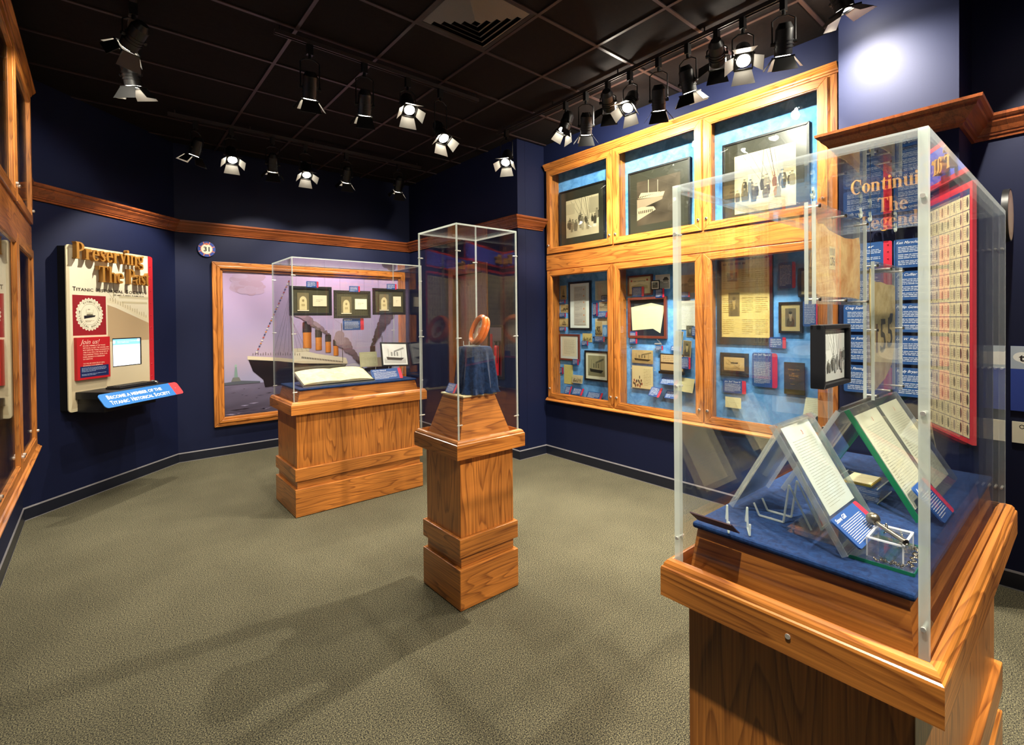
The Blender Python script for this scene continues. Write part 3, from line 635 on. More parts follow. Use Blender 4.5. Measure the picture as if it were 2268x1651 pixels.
lamp(1.22, 3.735, (1.45, 4.9, .8), 130, 'left spotlight on the middle track, back turned, two lit flaps below', drop=.32)
lamp(1.64, 3.735, (2.05, 4.9, 1.0), 130, 'centre spotlight on the middle track, back turned, hanging straight down', drop=.33)
lamp(2.02, 3.735, (1.78, 2.45, 1.45), 120, 'right spotlight on the middle track, tilted with three white flaps', drop=.22)
lamp(2.34, 3.735, (2.6, 1.6, 0), 90, 'rearmost spotlight on the middle track with a long thin flap', drop=.38, open_=(30, 50, 30, 30))
lamp(.78, 5.86, (.35, 6.35, 1.6), 190, 'far-left spotlight of the far track, lighting the membership board', drop=.28)
lamp(1.10, 5.86, (1.0, 3.6, 0), 110, 'second spotlight from the left on the far track, brown flaps spread', drop=.28)
lamp(1.50, 5.86, (1.7, 6.95, 1.6), 120, 'third spotlight from the left on the far track, back turned', drop=.30)
lamp(1.85, 5.86, (1.75, 4.3, .9), 120, 'starburst spotlight at the middle of the far track', drop=.30, open_=(42, 42, 42, 42))
lamp(2.33, 5.86, (2.45, 6.95, 1.5), 115, 'fifth spotlight from the left on the far track, back turned', drop=.28)
lamp(3.02, 5.86, (3.2, 6.95, 1.7), 110, 'rightmost spotlight of the far track, back turned', drop=.28)
lamp(XT, 4.10, (1.7, 2.9, .6), 80, 'lone small spotlight near the doorway corner', drop=.30)
lamp(.20, 3.95, (-.35, 4.9, 2.6), 90, 'upper of the two big stacked spotlights at the upper left', drop=.22, open_=(35, 35, 35, 35))
lamp(.20, 4.35, (.9, 5.2, 0), 90, 'lower of the two big stacked spotlights at the upper left', drop=.30)
lamp(.20, 2.9, (-.40, 3.9, 1.6), 90, 'spotlight on the left track lighting the left cabinet, outside the view')
lamp(.7, -.8, (.2, 3.0, 0), 70, 'left added fill spotlight of the track above the camera', cone=58)  # unseen overhead lamps, added to brighten the carpet and large case
lamp(1.3, -.8, (1.85, .5, 1.6), 300, 'second added fill spotlight of the track above the camera')
lamp(1.9, -.8, (1.9, 2.8, .3), 70, 'third added fill spotlight of the track above the camera')
lamp(2.6, -.8, (2.2, .5, 1.3), 110, 'fourth added fill spotlight of the track above the camera')
lamp(2.95, -.8, (3.5, -.25, 1.9), 200, 'added spotlight aimed at the portrait board outside the right edge')  # unseen lamp added so the board shows in the case reflection
track((.60, .50, 0), (1.5, .50, 0), 'short black track overhead just left of the large case')
lamp(.66, .50, (1.50, .48, 1.05), 420, 'spotlight above the left end of the large case, outside the view', cone=30, blend=.35)
lamp(XT, .30, (4.18, -.40, 1.8), 150, 'added spotlight at the near end of the right track, outside the view')  # unseen lamp added to brighten the mirrored portrait boards

# ------------------------------------------------------------------ carved serif lettering
T, t_ = .19, .065
def glyph(ch):
    P = []; adv = .6; s = .06; sh = .05
    def rc(a, b, c, d): P.append([(a, b), (c, b), (c, d), (a, d)])
    def stem(x, y0, y1, top='full', bot='full'):
        rc(x, y0, x+T, y1)
        if bot == 'full': rc(x-s, y0, x+T+s, y0+sh)
        if top == 'full': rc(x-s, y1-sh, x+T+s, y1)
        if top == 'flag': P.append([(x-s, y1-.09), (x+.01, y1-.07), (x+.01, y1), (x-s, y1-.04)])
    def arc(cx, cy, rx, ry, a0, a1, n=14, w1=T, w2=t_):
        for i in range(n):
            a, b = R_(a0+(a1-a0)*i/n), R_(a0+(a1-a0)*(i+1)/n)
            q = [(cx+r*math.cos(z), cy+q_*math.sin(z)) for r, q_, z in ((rx, ry, a), (rx, ry, b), (rx-w1, ry-w2, b), (rx-w1, ry-w2, a))]
            P.append(q if a1 > a0 else q[::-1])
    def rib(pts, ws):
        for (a, b), (w0, w1) in zip(zip(pts, pts[1:]), zip(ws, ws[1:])):
            d = Vector((b[0]-a[0], b[1]-a[1])).normalized(); n = Vector((d.y, -d.x))
            P.append([(a[0]+n.x*w0/2, a[1]+n.y*w0/2), (b[0]+n.x*w1/2, b[1]+n.y*w1/2), (b[0]-n.x*w1/2, b[1]-n.y*w1/2), (a[0]-n.x*w0/2, a[1]-n.y*w0/2)])
    def dot(cx, cy, r): P.append([(cx+r*math.cos(2*math.pi*i/12), cy+r*math.sin(2*math.pi*i/12)) for i in range(12)])
    if ch == 'P': stem(.07, 0, 1); arc(.30, .73, .36, .27, -90, 90); rc(.2, .46, .3, .46+t_); rc(.2, 1-t_, .3, 1); adv = .72
    elif ch == 'r': stem(.07, 0, .66, 'flag'); arc(.40, .42, .20, .24, 80, 170, 6, .13); dot(.44, .57, .085); adv = .54
    elif ch == 'e': arc(.31, .32, .29, .34, 0, 180); arc(.31, .32, .29, .34, 180, 325); rc(.16, .33, .58, .33+t_); adv = .64
    elif ch == 's': rib([(.42, .50), (.36, .60), (.24, .635), (.13, .58), (.11, .48), (.2, .38), (.33, .29), (.40, .19), (.36, .08), (.24, .02), (.12, .05), (.06, .15)], [.03, .05, .07, .12, .16, .19, .2, .18, .12, .07, .05, .03]); adv = .5
    elif ch == 'v': P.append([(.04, .66), (.25, .66), (.40, .2), (.33, 0)]); P.append([(.50, .66), (.56, .66), (.37, 0), (.31, 0)]); rc(-.01, .61, .3, .66); rc(.40, .61, .62, .66); adv = .62
    elif ch == 'i': stem(.08, 0, .66, 'flag'); dot(.17, .86, .10); adv = .35
    elif ch in 'nhm': stem(.07, 0, .66 if ch != 'h' else 1.02, 'flag'); arc(.40, .38, .24, .28, 0, 130, 9); rc(.45, 0, .64, .40); rc(.39, 0, .70, sh); adv = .74
    elif ch == 'u': rc(.09, .2, .09+T, .66); rc(.03, .61, .28, .66); arc(.33, .25, .24, .26, 180, 300, 9, T); rc(.47, 0, .66, .66); rc(.41, .61, .66, .66); rc(.47, 0, .73, sh); adv = .75
    elif ch == 'g': arc(.29, .44, .24, .23, 0, 360, 18, .14, .06); rib([(.17, .25), (.14, .16), (.24, .10), (.42, .09), (.50, 0)], [.06, .08, .13, .15, .12]); arc(.29, -.08, .26, .17, 150, 390, 14, .09, .06); rib([(.44, .58), (.52, .66), (.58, .64)], [.06, .08, .12]); adv = .62
    elif ch == 'T': rc(.04, .93, .78, 1); rc(.32, 0, .32+T, 1); rc(.24, 0, .60, sh); P.append([(.04, .93), (.12, .93), (.055, .74), (.03, .74)]); P.append([(.70, .93), (.78, .93), (.79, .74), (.765, .74)]); adv = .82
    elif ch == 'a': rc(.34, .06, .34+T-.02, .48); arc(.30, .46, .21, .20, 0, 150, 9, .15); dot(.15, .50, .07); arc(.25, .19, .21, .21, 80, 300, 12, .16); rib([(.42, .12), (.50, .04), (.60, .07)], [.14, .1, .04]); adv = .6
    elif ch == 't': P.append([(.12, .08), (.12+T-.01, .08), (.30, .86), (.26, .86), (.12, .62)]); rc(.02, .60, .44, .66); arc(.31, .17, .19, .19, 180, 310, 8, .15, .06); adv = .46
    elif ch == 'C': arc(.48, .5, .44, .53, 50, 312, 26); P.append([(.76, .62), (.80, .62), (.80, 1.0), (.74, .95)]); adv = .88
    elif ch == 'o': arc(.32, .33, .30, .35, 0, 360, 24); adv = .66
    elif ch == 'd': rc(.40, 0, .40+T, 1.02); rc(.34, .97, .5, 1.02); rc(.40, 0, .65, sh); arc(.30, .33, .27, .34, 40, 320, 18); adv = .68
    elif ch == 'L': stem(.07, 0, 1); rc(.1, 0, .62, t_); P.append([(.55, .06), (.62, .06), (.66, .30), (.63, .30)]); adv = .68
    elif ch == 'F': stem(.07, 0, 1); rc(.1, 1-t_, .64, 1); P.append([(.56, .94), (.64, .94), (.66, .72), (.63, .72)]); rc(.2, .49, .50, .49+t_); rc(.46, .40, .50, .64); adv = .68
    elif ch == '.': dot(.13, .09, .095); adv = .27
    elif ch == ' ': adv = .32
    return P, adv
def carved(parent, text, x, y, size, depth, w0, mat='gold', kx=1.0):
    for ch in text:
        P, adv = glyph(ch)
        if P:
            mb = MB()
            for i, q in enumerate(P):
                pts = [(x+a*size*kx, y+b*size) for a, b in q]
                ar = sum(a[0]*b[1]-b[0]*a[1] for a, b in zip(pts, pts[1:]+pts[:1]))
                if ar < 0: pts = pts[::-1]
                mb.prism(pts, w0, w0+depth+.00004*(i % 9), mat)
            mb.build('raised_letter', parent)
        x += adv*size*kx
def textw(text): return sum(glyph(c)[1] for c in text)

# ------------------------------------------------------------------ printed card shapes
BL, RD, WT = '#1c4a8c', '#c8203c', '#e8ecf2'
def label_card(M4, w_, h_, label, group, red='right', title=None, lines=5, col=BL, ink=WT, name='exhibit_label', th=.004, legs=False, seed=1):
    p = Pic('print'); p.rnd = random.Random(seed)
    r = min(w_, h_)*.10; p.rrect(0, 0, w_, h_, r, col, th); p.up()
    rw = w_*.20 if w_ < h_*1.6 else h_*.30
    x1 = w_
    if red == 'right': x1 = w_-rw; p.rrect(x1, 0, w_, h_, r*.9, RD); p.rect(x1, 0, x1+r, h_, RD); p.up()
    y = h_*.9
    if title: th_ = min(h_*.12, .014); p.text(title, w_*.06, h_-th_*1.6, th_, ink, min(x1-w_*.12, len(title)*th_*.72), shear=.35, bold=.004); y = h_*.74
    p.words(w_*.08, h_*.10, x1-w_*.05, y, int(lines*1.5)+1, mix(col, ink, .72), .40)
    if red == 'right':
        for k in range(max(1, int(h_/.05))): p.ell(x1+(w_-x1)/2, h_*(k+.5)/max(1, int(h_/.05)), .004, .004, '#d84a58', 8)
    o = p.build(name, M4=M4); tag(o, label, 'label', group)
    return o
def framed(M4, w_, h_, fw, label, group=None, fcol='black', kind='ship', seed=1, matm=None, mc='#e9e2cc', inset=None, name='picture_frame', th=.022, tone=('#1d1a14', '#b9a987'), fmat=None, gloss=True):
    """local origin = bottom-left corner of the back"""
    r = empty(name, M4, label, 'picture' if name == 'picture_frame' else 'frame', group)
    f = MB(); fm = fmat or 'black'
    f.prism([(0, 0), (w_, 0), (w_-fw, fw), (fw, fw)], 0, th, fm); f.prism([(0, h_), (fw, h_-fw), (w_-fw, h_-fw), (w_, h_)], 0, th, fm)
    f.prism([(0, 0), (fw, fw), (fw, h_-fw), (0, h_)], 0, th, fm); f.prism([(w_, 0), (w_, h_), (w_-fw, h_-fw), (w_-fw, fw)], 0, th, fm); f.build('frame', r, bevel=.002)
    p = Pic('gloss' if gloss else 'print', th*.6); p.rnd = random.Random(seed); p.slab(fw, fw, w_-fw, h_-fw, .002, mc)
    po = p.build('mount', r)
    q = Pic('gloss' if gloss else 'print', th*.6+.0025)
    if inset is None: a, b, c, d = fw*1.8, fw*1.8, w_-fw*1.8, h_-fw*1.8
    else: a, b, c, d = inset
    if kind == 'none': return r
    if kind == 'doc': q.rect(a, b, c, d, '#d9d2b8'); q.up(); q.words(a+(c-a)*.12, b+(d-b)*.1, c-(c-a)*.12, d-(d-b)*.12, max(4, int((d-b)/.016)), '#8a8470', .25)
    else: photo(q, a, b, c, d, kind, seed, tone)
    q.build('picture', r); return r
def sheet(M4, w_, h_, label, kind='doc', cat='document', group=None, seed=1, col='#d8cfa8', name='document', tone=('#1d1a14', '#c9b890'), ink='#8d8468', th=.0015, border=.06):
    p = Pic('print'); p.rnd = random.Random(seed); p.slab(0, 0, w_, h_, th, col); b = min(w_, h_)*border
    if kind == 'doc': p.words(b*1.6, b*1.5, w_-b*1.6, h_-b*2.2, max(4, int(h_/.017)), ink, .22)
    elif kind == 'blank': p.line((w_*.1, h_*.52), (w_*.9, h_*.5), .001, ink)
    else: photo(p, b, b, w_-b, h_-b, kind, seed, tone)
    o = p.build(name, M4=M4); tag(o, label, cat, group); return o

# ------------------------------------------------------------------ membership board on the angled wall
kb = empty('membership_board', WD(4.034, .849, 0), 'tall cream board with gold raised lettering and a red side strip on the angled wall', 'sign')
bw, bh = .892, 1.513
mb = MB(); mb.box(.012, .93, .015, 1.50, .0, .090, 'black'); mb.build('box', kb)
p = Pic('print', .090); p.rrect(0, 0, .949, bh, .03, '#cfc3a2', .010); p.up()
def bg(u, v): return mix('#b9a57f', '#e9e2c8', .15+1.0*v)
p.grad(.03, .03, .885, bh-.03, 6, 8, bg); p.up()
# pale ship's rail picture behind the screen
p.poly([(.40, .62), (.40, .98), (.50, .95), (.885, .80), (.885, .62)], '#b39a76'); p.up()
p.poly([(.40, 1.0), (.52, .985), (.885, .80), (.885, .86), (.52, 1.03), (.40, 1.045)], '#ded3b2'); p.rect(.53, 1.05, .885, 1.075, '#cdc2a0'); p.rect(.56, 1.0, .87, 1.02, '#c8bd9a'); p.line((.47, 1.05), (.47, 1.22), .012, '#c4b996'); p.line((.40, 1.13), (.47, 1.02), .003, '#b0a482'); p.up()
for i in range(16): p.rect(.43+.028*i, 1.02-.011*i, .437+.028*i, 1.05-.011*i+.01*(i % 3), '#b3a682')
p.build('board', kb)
p = Pic('print', .1005); p.rrect(.889, 0, .949, bh, .028, '#b81c28'); p.rect(.889, .0, .91, bh, '#b81c28'); p.up()
p.build('red_strip', kb)
mb = MB()
for i in range(11): mb.sphere((.918, .10+.13*i, .1008), .007, 'red', 8, .5)
mb.build('rivets', kb)
carved(kb, 'Preserving', .050, 1.39, .152, .042, .105, 'gold', .825)
carved(kb, 'The', .272, 1.195, .152, .042, .105, 'gold', .83); carved(kb, 'Past', .598, 1.195, .152, .042, .105, 'gold', .75)
tp = Pic('print', .1012); tp.text('T', .056, 1.10, .036, '#2c2618', .03, bold=.035); tp.text('ITANIC', .092, 1.10, .027, '#2c2618', .165, bold=.02)
tp.text('H', .290, 1.10, .036, '#2c2618', .03, bold=.035); tp.text('ISTORICAL', .326, 1.10, .027, '#2c2618', .255, bold=.02); tp.text('S', .610, 1.10, .036, '#2c2618', .028, bold=.02); tp.text('OCIETY', .644, 1.10, .027, '#2c2618', .195, bold=.02)
tp.text('E', .47, 1.072, .018, '#2c2618', .013); tp.text('D AND', .486, 1.072, .0135, '#2c2618', .075); tp.text('K', .578, 1.072, .018, '#2c2618', .014); tp.text('AREN', .595, 1.072, .0135, '#2c2618', .07); tp.text('K', .685, 1.072, .018, '#2c2618', .014); tp.text('AMUDA', .702, 1.072, .0135, '#2c2618', .13)
tp.build('printed_heading', kb)
# seal
p = Pic('print', .1005); p.rect(.052, .690, .385, 1.062, '#8e1420'); p.up(); sx, sy = .2165, .885
n = 96; p.poly([(sx+(.133+.0055*math.cos(27*2*math.pi*i/216))*math.cos(2*math.pi*i/216), sy+(.150+.006*math.cos(27*2*math.pi*i/216))*math.sin(2*math.pi*i/216)) for i in range(216)], '#e6dfc6'); p.up()
def oval(r, w_, c):
    for i in range(48):
        a, b = 2*math.pi*i/48, 2*math.pi*(i+1)/48; p.line((sx+r*math.cos(a), sy+r*1.13*math.sin(a)), (sx+r*math.cos(b), sy+r*1.13*math.sin(b)), w_, c)
oval(.122, .0016, '#4a4430'); oval(.086, .0014, '#4a4430')
def around(txt, a0, a1, top=True):
    for i, chh in enumerate(txt):
        if chh == ' ': continue
        a = R_(a0+(a1-a0)*i/(len(txt)-1)); rr = .097 if top else .111
        p.text(chh, sx+rr*math.cos(a), sy+rr*1.13*math.sin(a), .017, '#4a4430', align='c', rot=(a-math.pi/2) if top else (a+math.pi/2), bold=.02)
around('TITANIC', 122, 62); around('HISTORICAL SOCIETY,', 168, 352, False); around('INC.', 18, 46)
p.up(); p.poly([(sx-.058, sy-.012), (sx+.058, sy-.008), (sx+.05, sy-.022), (sx-.056, sy-.040)], '#1a1820'); p.rect(sx-.03, sy-.01, sx+.03, sy+.002, '#6a6450'); 
for i in range(4): p.rect(sx-.022+.014*i, sy+.002, sx-.017+.014*i, sy+.018, '#8a8468')
p.line((sx-.035, sy-.01), (sx-.035, sy+.05), .0014, '#4a4430'); p.line((sx+.035, sy-.01), (sx+.035, sy+.045), .0014, '#4a4430')
p.words(sx-.045, sy-.072, sx+.045, sy-.052, 2, '#a39b80', .4); p.words(sx-.02, sy+.04, sx+.022, sy+.054, 1, '#a39b80', .4); p.build('seal_panel', kb)
# join us panel
p = Pic('print', .1005); p.slab(.058, .283, .390, .672, .030, '#b4141e'); p.text('Join us!', .085, .610, .042, '#e9c8b4', shear=.4, bold=.0)
tx_ = ['BECOME A MEMBER OF THE TITANIC', 'HISTORICAL SOCIETY, THE ORIGINAL AND', 'MOST RESPECTED TITANIC ORGANIZATION.', 'OPEN TO ALL WHO LOVE THE HISTORY OF', 'THE LEGENDARY TITANIC. ENTER YOUR', 'E-MAIL ADDRESS FOR MEMBERSHIP', 'INFORMATION.', '', 'YOU WILL BE CONTACTED BY E-MAIL', 'REGARDING YOUR MEMBERSHIP.']
wd_ = [.225, .262, .265, .252, .245, .218, .095, 0, .215, .20]
for i, (a, b) in enumerate(zip(tx_, wd_)):
    if a: p.text(a, .115, .588-.0205*i, .0115, '#e6b9a2', b, bold=.02, res=1)
p.rect(.085, .303, .372, .405, '#0f1f52'); p.up(); p.words(.10, .352, .35, .395, 4, '#9fb0d4', .4); p.words(.10, .318, .35, .338, 2, '#9fb0d4', .4); p.build('join_panel', kb)
# screen
mb = MB(); mb.box(.448, .785, .368, .650, .1005, .102, 'black'); mb.build('screen_bezel', kb)
p = Pic('screen', .1025); p.rect(.452, .375, .768, .640, '#eef4fb'); p.up(); p.rect(.452, .585, .768, .640, '#6fb4e4'); p.rect(.452, .575, .768, .585, '#a8d2ee'); p.up(); p.words(.50, .598, .74, .625, 2, '#c8e4f6', .4); p.rect(.735, .612, .765, .638, '#f4f8ff'); p.rect(.452, .60, .475, .625, '#f4f8ff'); p.rect(.708, .395, .765, .57, '#d4e2f2'); p.words(.48, .42, .66, .54, 7, '#d8e0ea', .25); p.build('screen', kb)
# shelf, keyboard, mouse, banner
sh_ = empty('keyboard_shelf', WD(4.095, .86, .001), 'black shelf projecting below the screen of the cream board', 'shelf')
mb = MB(); mb.box(0, .70, .10, .166, .101, .44, 'black'); mb.build('shelf_top', sh_, bevel=.003); mb = MB(); mb.prism([(.02, -.02), (.6, -.02), (.6, .099), (.02, .099)], .101, .36, 'black'); mb.build('bracket', sh_)
kbd = empty('keyboard', WD(4.27, 1.0275, .30), 'black computer keyboard on the shelf under the screen', 'keyboard')
Kx = Matrix.Identity(4)
mb = MB(); mb.box(0, .43, 0, .018, -.075, .075, 'black'); mb.build('base', kbd, bevel=.004)
mb = MB()
for r_ in range(5):
    for c_ in range(20):
        mb.box(.012+.0205*c_, .029+.0205*c_, .018, .026, .062-.028*r_, .042-.028*r_, 'blackm')
ks = mb.build('keys', kbd); ks['kind'] = 'stuff'
ms = empty('computer_mouse', WD(4.745, 1.0275, .30), 'dark rounded computer mouse right of the keyboard', 'mouse')
mb = MB(); mb.sphere((0, .0, 0), .034, 'steel', 14, 1.5); 
for i, v in enumerate(mb.v): mb.v[i] = (v[0], max(0, v[1])*1.0, v[2])
mb.build('shell', ms, smooth=True); mb = MB(); mb.cyl((-.004, .031, .03), (.004, .031, .03), .006, 'blackm', n=8); mb.build('wheel', ms)
p = Pic('print'); p.rrect(0, 0, .90, .148, .03, '#2a74c0', .006); p.up(); p.rrect(.795, 0, .90, .148, .028, '#d83a40'); p.rect(.795, 0, .83, .148, '#d83a40'); p.up(); p.ell(.84, .08, .006, .006, '#ee7a78', 8)
def sc_(t0, rest, x, y, wa, wb, h_=.040): p.text(t0, x, y, h_, '#e8eef6', wa, bold=.03); p.text(rest, x+wa+.004, y, h_*.76, '#e8eef6', wb, bold=.03)
sc_('B', 'ECOME A MEMBER OF THE', .07, .085, .028, .57); sc_('T', 'ITANIC', .07, .025, .028, .155); sc_('H', 'ISTORICAL', .285, .025, .03, .21); sc_('S', 'OCIETY', .545, .025, .026, .165)
tag(p.build('banner_sign', M4=tilt(WD(3.945, .905, .548), -38)), 'slanted blue banner with white capitals and a red end fixed to the keyboard shelf', 'sign')

# ------------------------------------------------------------------ round number badge and mural
bd = empty('number_badge', WM(1.015, 2.533, 6.944), 'round blue and white badge numbered 31 on the dark wall above the painting', 'badge')
mb = MB(); mb.cyl((0, 0, 0), (0, 0, .018), .093, 'blackm', n=32); mb.build('disc', bd)
p = Pic('print', .0182); p.ell(0, 0, .092, .092, '#24429a', 40); p.up()
for i in range(8):
    a = math.pi/8+i*math.pi/4; p.line((.05*math.cos(a), .05*math.sin(a)), (.09*math.cos(a), .09*math.sin(a)), .010, '#d8794a')
p.up(); p.ell(0, 0, .064, .064, '#d8794a', 32); p.up(); p.ell(0, 0, .058, .058, '#ece4cc', 32); p.up(); p.text('31', 0, -.026, .052, '#1c1814', .062, 'c', .03); p.ell(0, .062, .018, .014, '#c86a4a', 10)
p.build('face', bd)
mu = empty('ship_painting', WM(1.063, .366, 6.944), 'large oak-framed painting of a steamship in a harbour under a lilac sky', 'painting')
MW, MH = 2.584, 2.022
def mold(name, o0, o1, d0, d1, parent, mw=MW, mh=MH):
    m = MB(); a0, a1 = o0, o1
    for pts, mt in (([(a0, a0), (mw-a0, a0), (mw-a1, a1), (a1, a1)], 'wx'), ([(a0, mh-a0), (a1, mh-a1), (mw-a1, mh-a1), (mw-a0, mh-a0)], 'wx'), ([(a0, a0), (a1, a1), (a1, mh-a1), (a0, mh-a0)], 'wy'), ([(mw-a0, a0), (mw-a0, mh-a0), (mw-a1, mh-a1), (mw-a1, a1)], 'wy')): m.prism(pts, d0, d1, mt)
    return m.build(name, parent, bevel=.006)
mold('outer_moulding', 0, .05, 0, .045, mu); mold('middle_moulding', .048, .082, 0, .062, mu); mold('inner_moulding', .080, .112, 0, .038, mu)
p = Pic('gloss', .012); a, b, c, d = .10, .10, MW-.10, MH-.10; hzv = .50; nf = noisef(5)
def skyf(u, v):
    k = mix('#8f8fae', '#b49cc4', v*1.1); k = mix(k, '#c9a9a8', max(0, .5-abs(v-.25)*2.2)*.7+.18*nf(u*2, v)); return mix(k, '#7f8fb4', max(0, u-.5)*.9*(1-v))
p.grad(a, hzv, c, d, 14, 12, skyf); p.grad(a, b, c, hzv, 14, 8, lambda u, v: mix('#26232f', '#77708a', .15+.55*v+.22*nf(u*3, v*2))); p.up()
r = random.Random(3)
for i in range(150):
    v = r.random()**1.3; yy = b+(hzv-b)*v; xx = a+(c-a)*r.random()*.96; L_ = (.05+.12*r.random())*(1.2-v); hh = .010*(1.3-v)
    p.poly([(xx, yy), (xx+L_*.5, yy-hh), (min(xx+L_, c-.01), yy), (xx+L_*.5, yy+hh*.4)], ['#1c1a26', '#8d86a2', '#3a3648', '#5b5570'][i % 4])
for i in range(60):
    xx = a+.18+.25*r.random(); yy = d-.03-.26*r.random()**1.5; p.w += .00002; rx = .05+.06*r.random(); p.ell(min(xx, c-.1), min(yy, d-.06), rx, .03+.02*r.random(), mix('#b09ab8', '#a88ca4', r.random()), 12)
p.up()
# shore, small lighthouse
p.poly([(a, hzv), (a, hzv+.03), (a+.2, hzv+.045), (a+.42, hzv+.02), (a+.42, hzv)], '#4f5560'); p.up(); p.poly([(a+.09, hzv+.04), (a+.20, hzv+.04), (a+.18, hzv+.09), (a+.11, hzv+.09)], '#6d6f6c'); p.poly([(a+.125, hzv+.09), (a+.165, hzv+.09), (a+.155, hzv+.22), (a+.135, hzv+.22)], '#76908a'); p.ell(a+.145, hzv+.235, .014, .018, '#8fa79e', 10); p.up()
# liner: local coordinates = world x-1.063, z-.366
X_ = lambda x: x-1.063
Z_ = lambda z: z-.366
p.poly([(X_(1.45), Z_(1.17)), (X_(1.50), Z_(1.02)), (X_(1.62), Z_(.90)), (X_(1.64), Z_(.80)), (X_(2.60), Z_(.86)), (X_(2.72), Z_(1.03)), (X_(2.1), Z_(1.09)), (X_(1.8), Z_(1.135))], '#15141c'); p.up()
p.poly([(X_(1.44), Z_(1.17)), (X_(1.80), Z_(1.13)), (X_(2.1), Z_(1.08)), (X_(2.73), Z_(1.035)), (X_(2.73), Z_(1.06)), (X_(2.1), Z_(1.13)), (X_(1.8), Z_(1.175)), (X_(1.44), Z_(1.215))], '#cfc2a6'); p.up()
p.poly([(X_(2.0), Z_(1.12)), (X_(2.73), Z_(1.06)), (X_(2.71), Z_(1.12)), (X_(2.3), Z_(1.20)), (X_(2.1), Z_(1.26)), (X_(2.0), Z_(1.25))], '#d6ccb4'); p.up()
for i in range(26): p.rect(X_(2.10+.022*i), Z_(1.135-.0032*i+.01*(26-i)/26), X_(2.112+.022*i), Z_(1.16-.0034*i+.012*(26-i)/26), '#3a3632')
for i in range(20): p.rect(X_(1.50+.03*i), Z_(1.225-.002*i), X_(1.506+.03*i), Z_(1.25-.002*i+.008*(i % 3)), '#5a5048')
p.rect(X_(2.0), Z_(1.24), X_(2.2), Z_(1.285), '#c8bda4'); 
for x0, x1, z0, z1 in ((2.12, 2.23, 1.28, 1.63), (2.285, 2.37, 1.25, 1.53), (2.42, 2.495, 1.21, 1.45), (2.53, 2.60, 1.16, 1.38)):
    zt = z1-(z1-z0)*.38; p.grad(X_(x0), Z_(z0), X_(x1), Z_(zt), 4, 1, lambda u, v: mix('#7c3c14', '#d98a3c', 1-abs(u-.35)*1.4)); p.grad(X_(x0-.004), Z_(zt), X_(x1+.004), Z_(z1), 4, 1, lambda u, v: mix('#0e0c10', '#3c3638', 1-abs(u-.35)*1.6))
    p.up(); p.ell(X_((x0+x1)/2), Z_(z1), (x1-x0)/2+.004, .012, '#1a1618', 16)
p.line((X_(1.95), Z_(2.2)), (X_(1.98), Z_(1.25)), .012, '#7d6a5c'); p.line((X_(2.65), Z_(1.62)), (X_(2.66), Z_(1.08)), .008, '#5d4c40'); p.line((X_(1.95), Z_(2.1)), (X_(2.65), Z_(1.6)), .002, '#6a5f62')
for k in range(8): p.line((X_(1.955), Z_(2.0-.04*k)), (X_(1.75+.06*k), Z_(1.24)), .0025, '#6a5f62')
p.line((X_(1.95), Z_(2.2)), (X_(1.55), Z_(1.26)), .002, '#6a5f62'); p.up()
for i in range(26):
    t = i/25; x0, z0 = 1.95-.40*t, 2.18-.92*t; p.rect(X_(x0)-.012, Z_(z0)-.006, X_(x0)+.008, Z_(z0)+.008, ['#b0402c', '#e0d6c4', '#c8803a', '#2e3c6a'][i % 4])
def smoke(x0, z0, x1, z1, n, r0, r1, ca, cb, sd):
    rr = random.Random(sd)
    for i in range(n):
        t = i/n; R = r0+(r1-r0)*t; p.w += .00001
        p.ell(X_(x0+(x1-x0)*t+rr.uniform(-R, R)*.6), Z_(z0+(z1-z0)*t+rr.uniform(-R, R)*.6), R, R*.9, mix(ca, cb, t*.8+.2*rr.random()), 12)
smoke(2.34, 1.53, 2.05, 1.80, 34, .018, .06, '#4c3c3c', '#a2879a', 1); smoke(2.46, 1.46, 2.28, 1.62, 22, .014, .03, '#4c3c3c', '#9a8294', 2); smoke(2.91, 1.05, 2.62, 1.42, 40, .02, .07, '#3c2e2c', '#927a88', 4)
p.rect(X_(3.07), Z_(1.17), X_(3.15), Z_(1.27), '#3a2418'); p.poly([(X_(2.95), Z_(.95)), (X_(3.0), Z_(.90)), (X_(3.4), Z_(.90)), (X_(3.42), Z_(.97))], '#1c1a20'); p.rect(X_(3.02), Z_(.96), X_(3.3), Z_(1.1), '#8e8272'); p.line((X_(3.26), Z_(1.42)), (X_(3.26), Z_(.95)), .008, '#4c3c34')
smoke(3.10, 1.28, 3.40, 1.85, 60, .018, .085, '#2a2220', '#6a5a64', 6)
p.build('canvas', mu)

# ------------------------------------------------------------------ things inside the right wall cabinet
XB = 4.358            # face of the blue backing
def CB(y_hi, z_lo, out=.0): return WR(y_hi, z_lo, XB-out)     # local x runs toward -y
SEP = ('#241c10', '#c9b27c')
gD1, gD2, gD3 = None, None, None
L_OK = 'small blue exhibit labels in the right wall cabinet'
# upper row: three big framed photographs
for y1, z0, w_, h_, kind, sd, lab, ins in (
        (4.236, 2.500, .705, .688, 'people', 11, 'large black-framed sepia photo of people on a dock, upper left door of the right cabinet', (.108, .115, .612, .560)),
        (3.216, 2.445, .716, .738, 'night', 12, 'large black-framed dark photo of ships at night, upper middle door of the right cabinet', (.108, .165, .608, .620)),
        (2.184, 2.445, .712, .751, 'deck', 13, 'large black-framed photo of crew and rigging, upper right door of the right cabinet', (.108, .110, .610, .620))):
    framed(CB(y1, z0), w_, h_, .020, lab, 'large framed photographs in the upper row', kind=kind, seed=sd, mc='#34342a', inset=ins, tone=('#14100a', '#d9cba6') if kind != 'night' else ('#100d0a', '#b8a488'), th=.03)
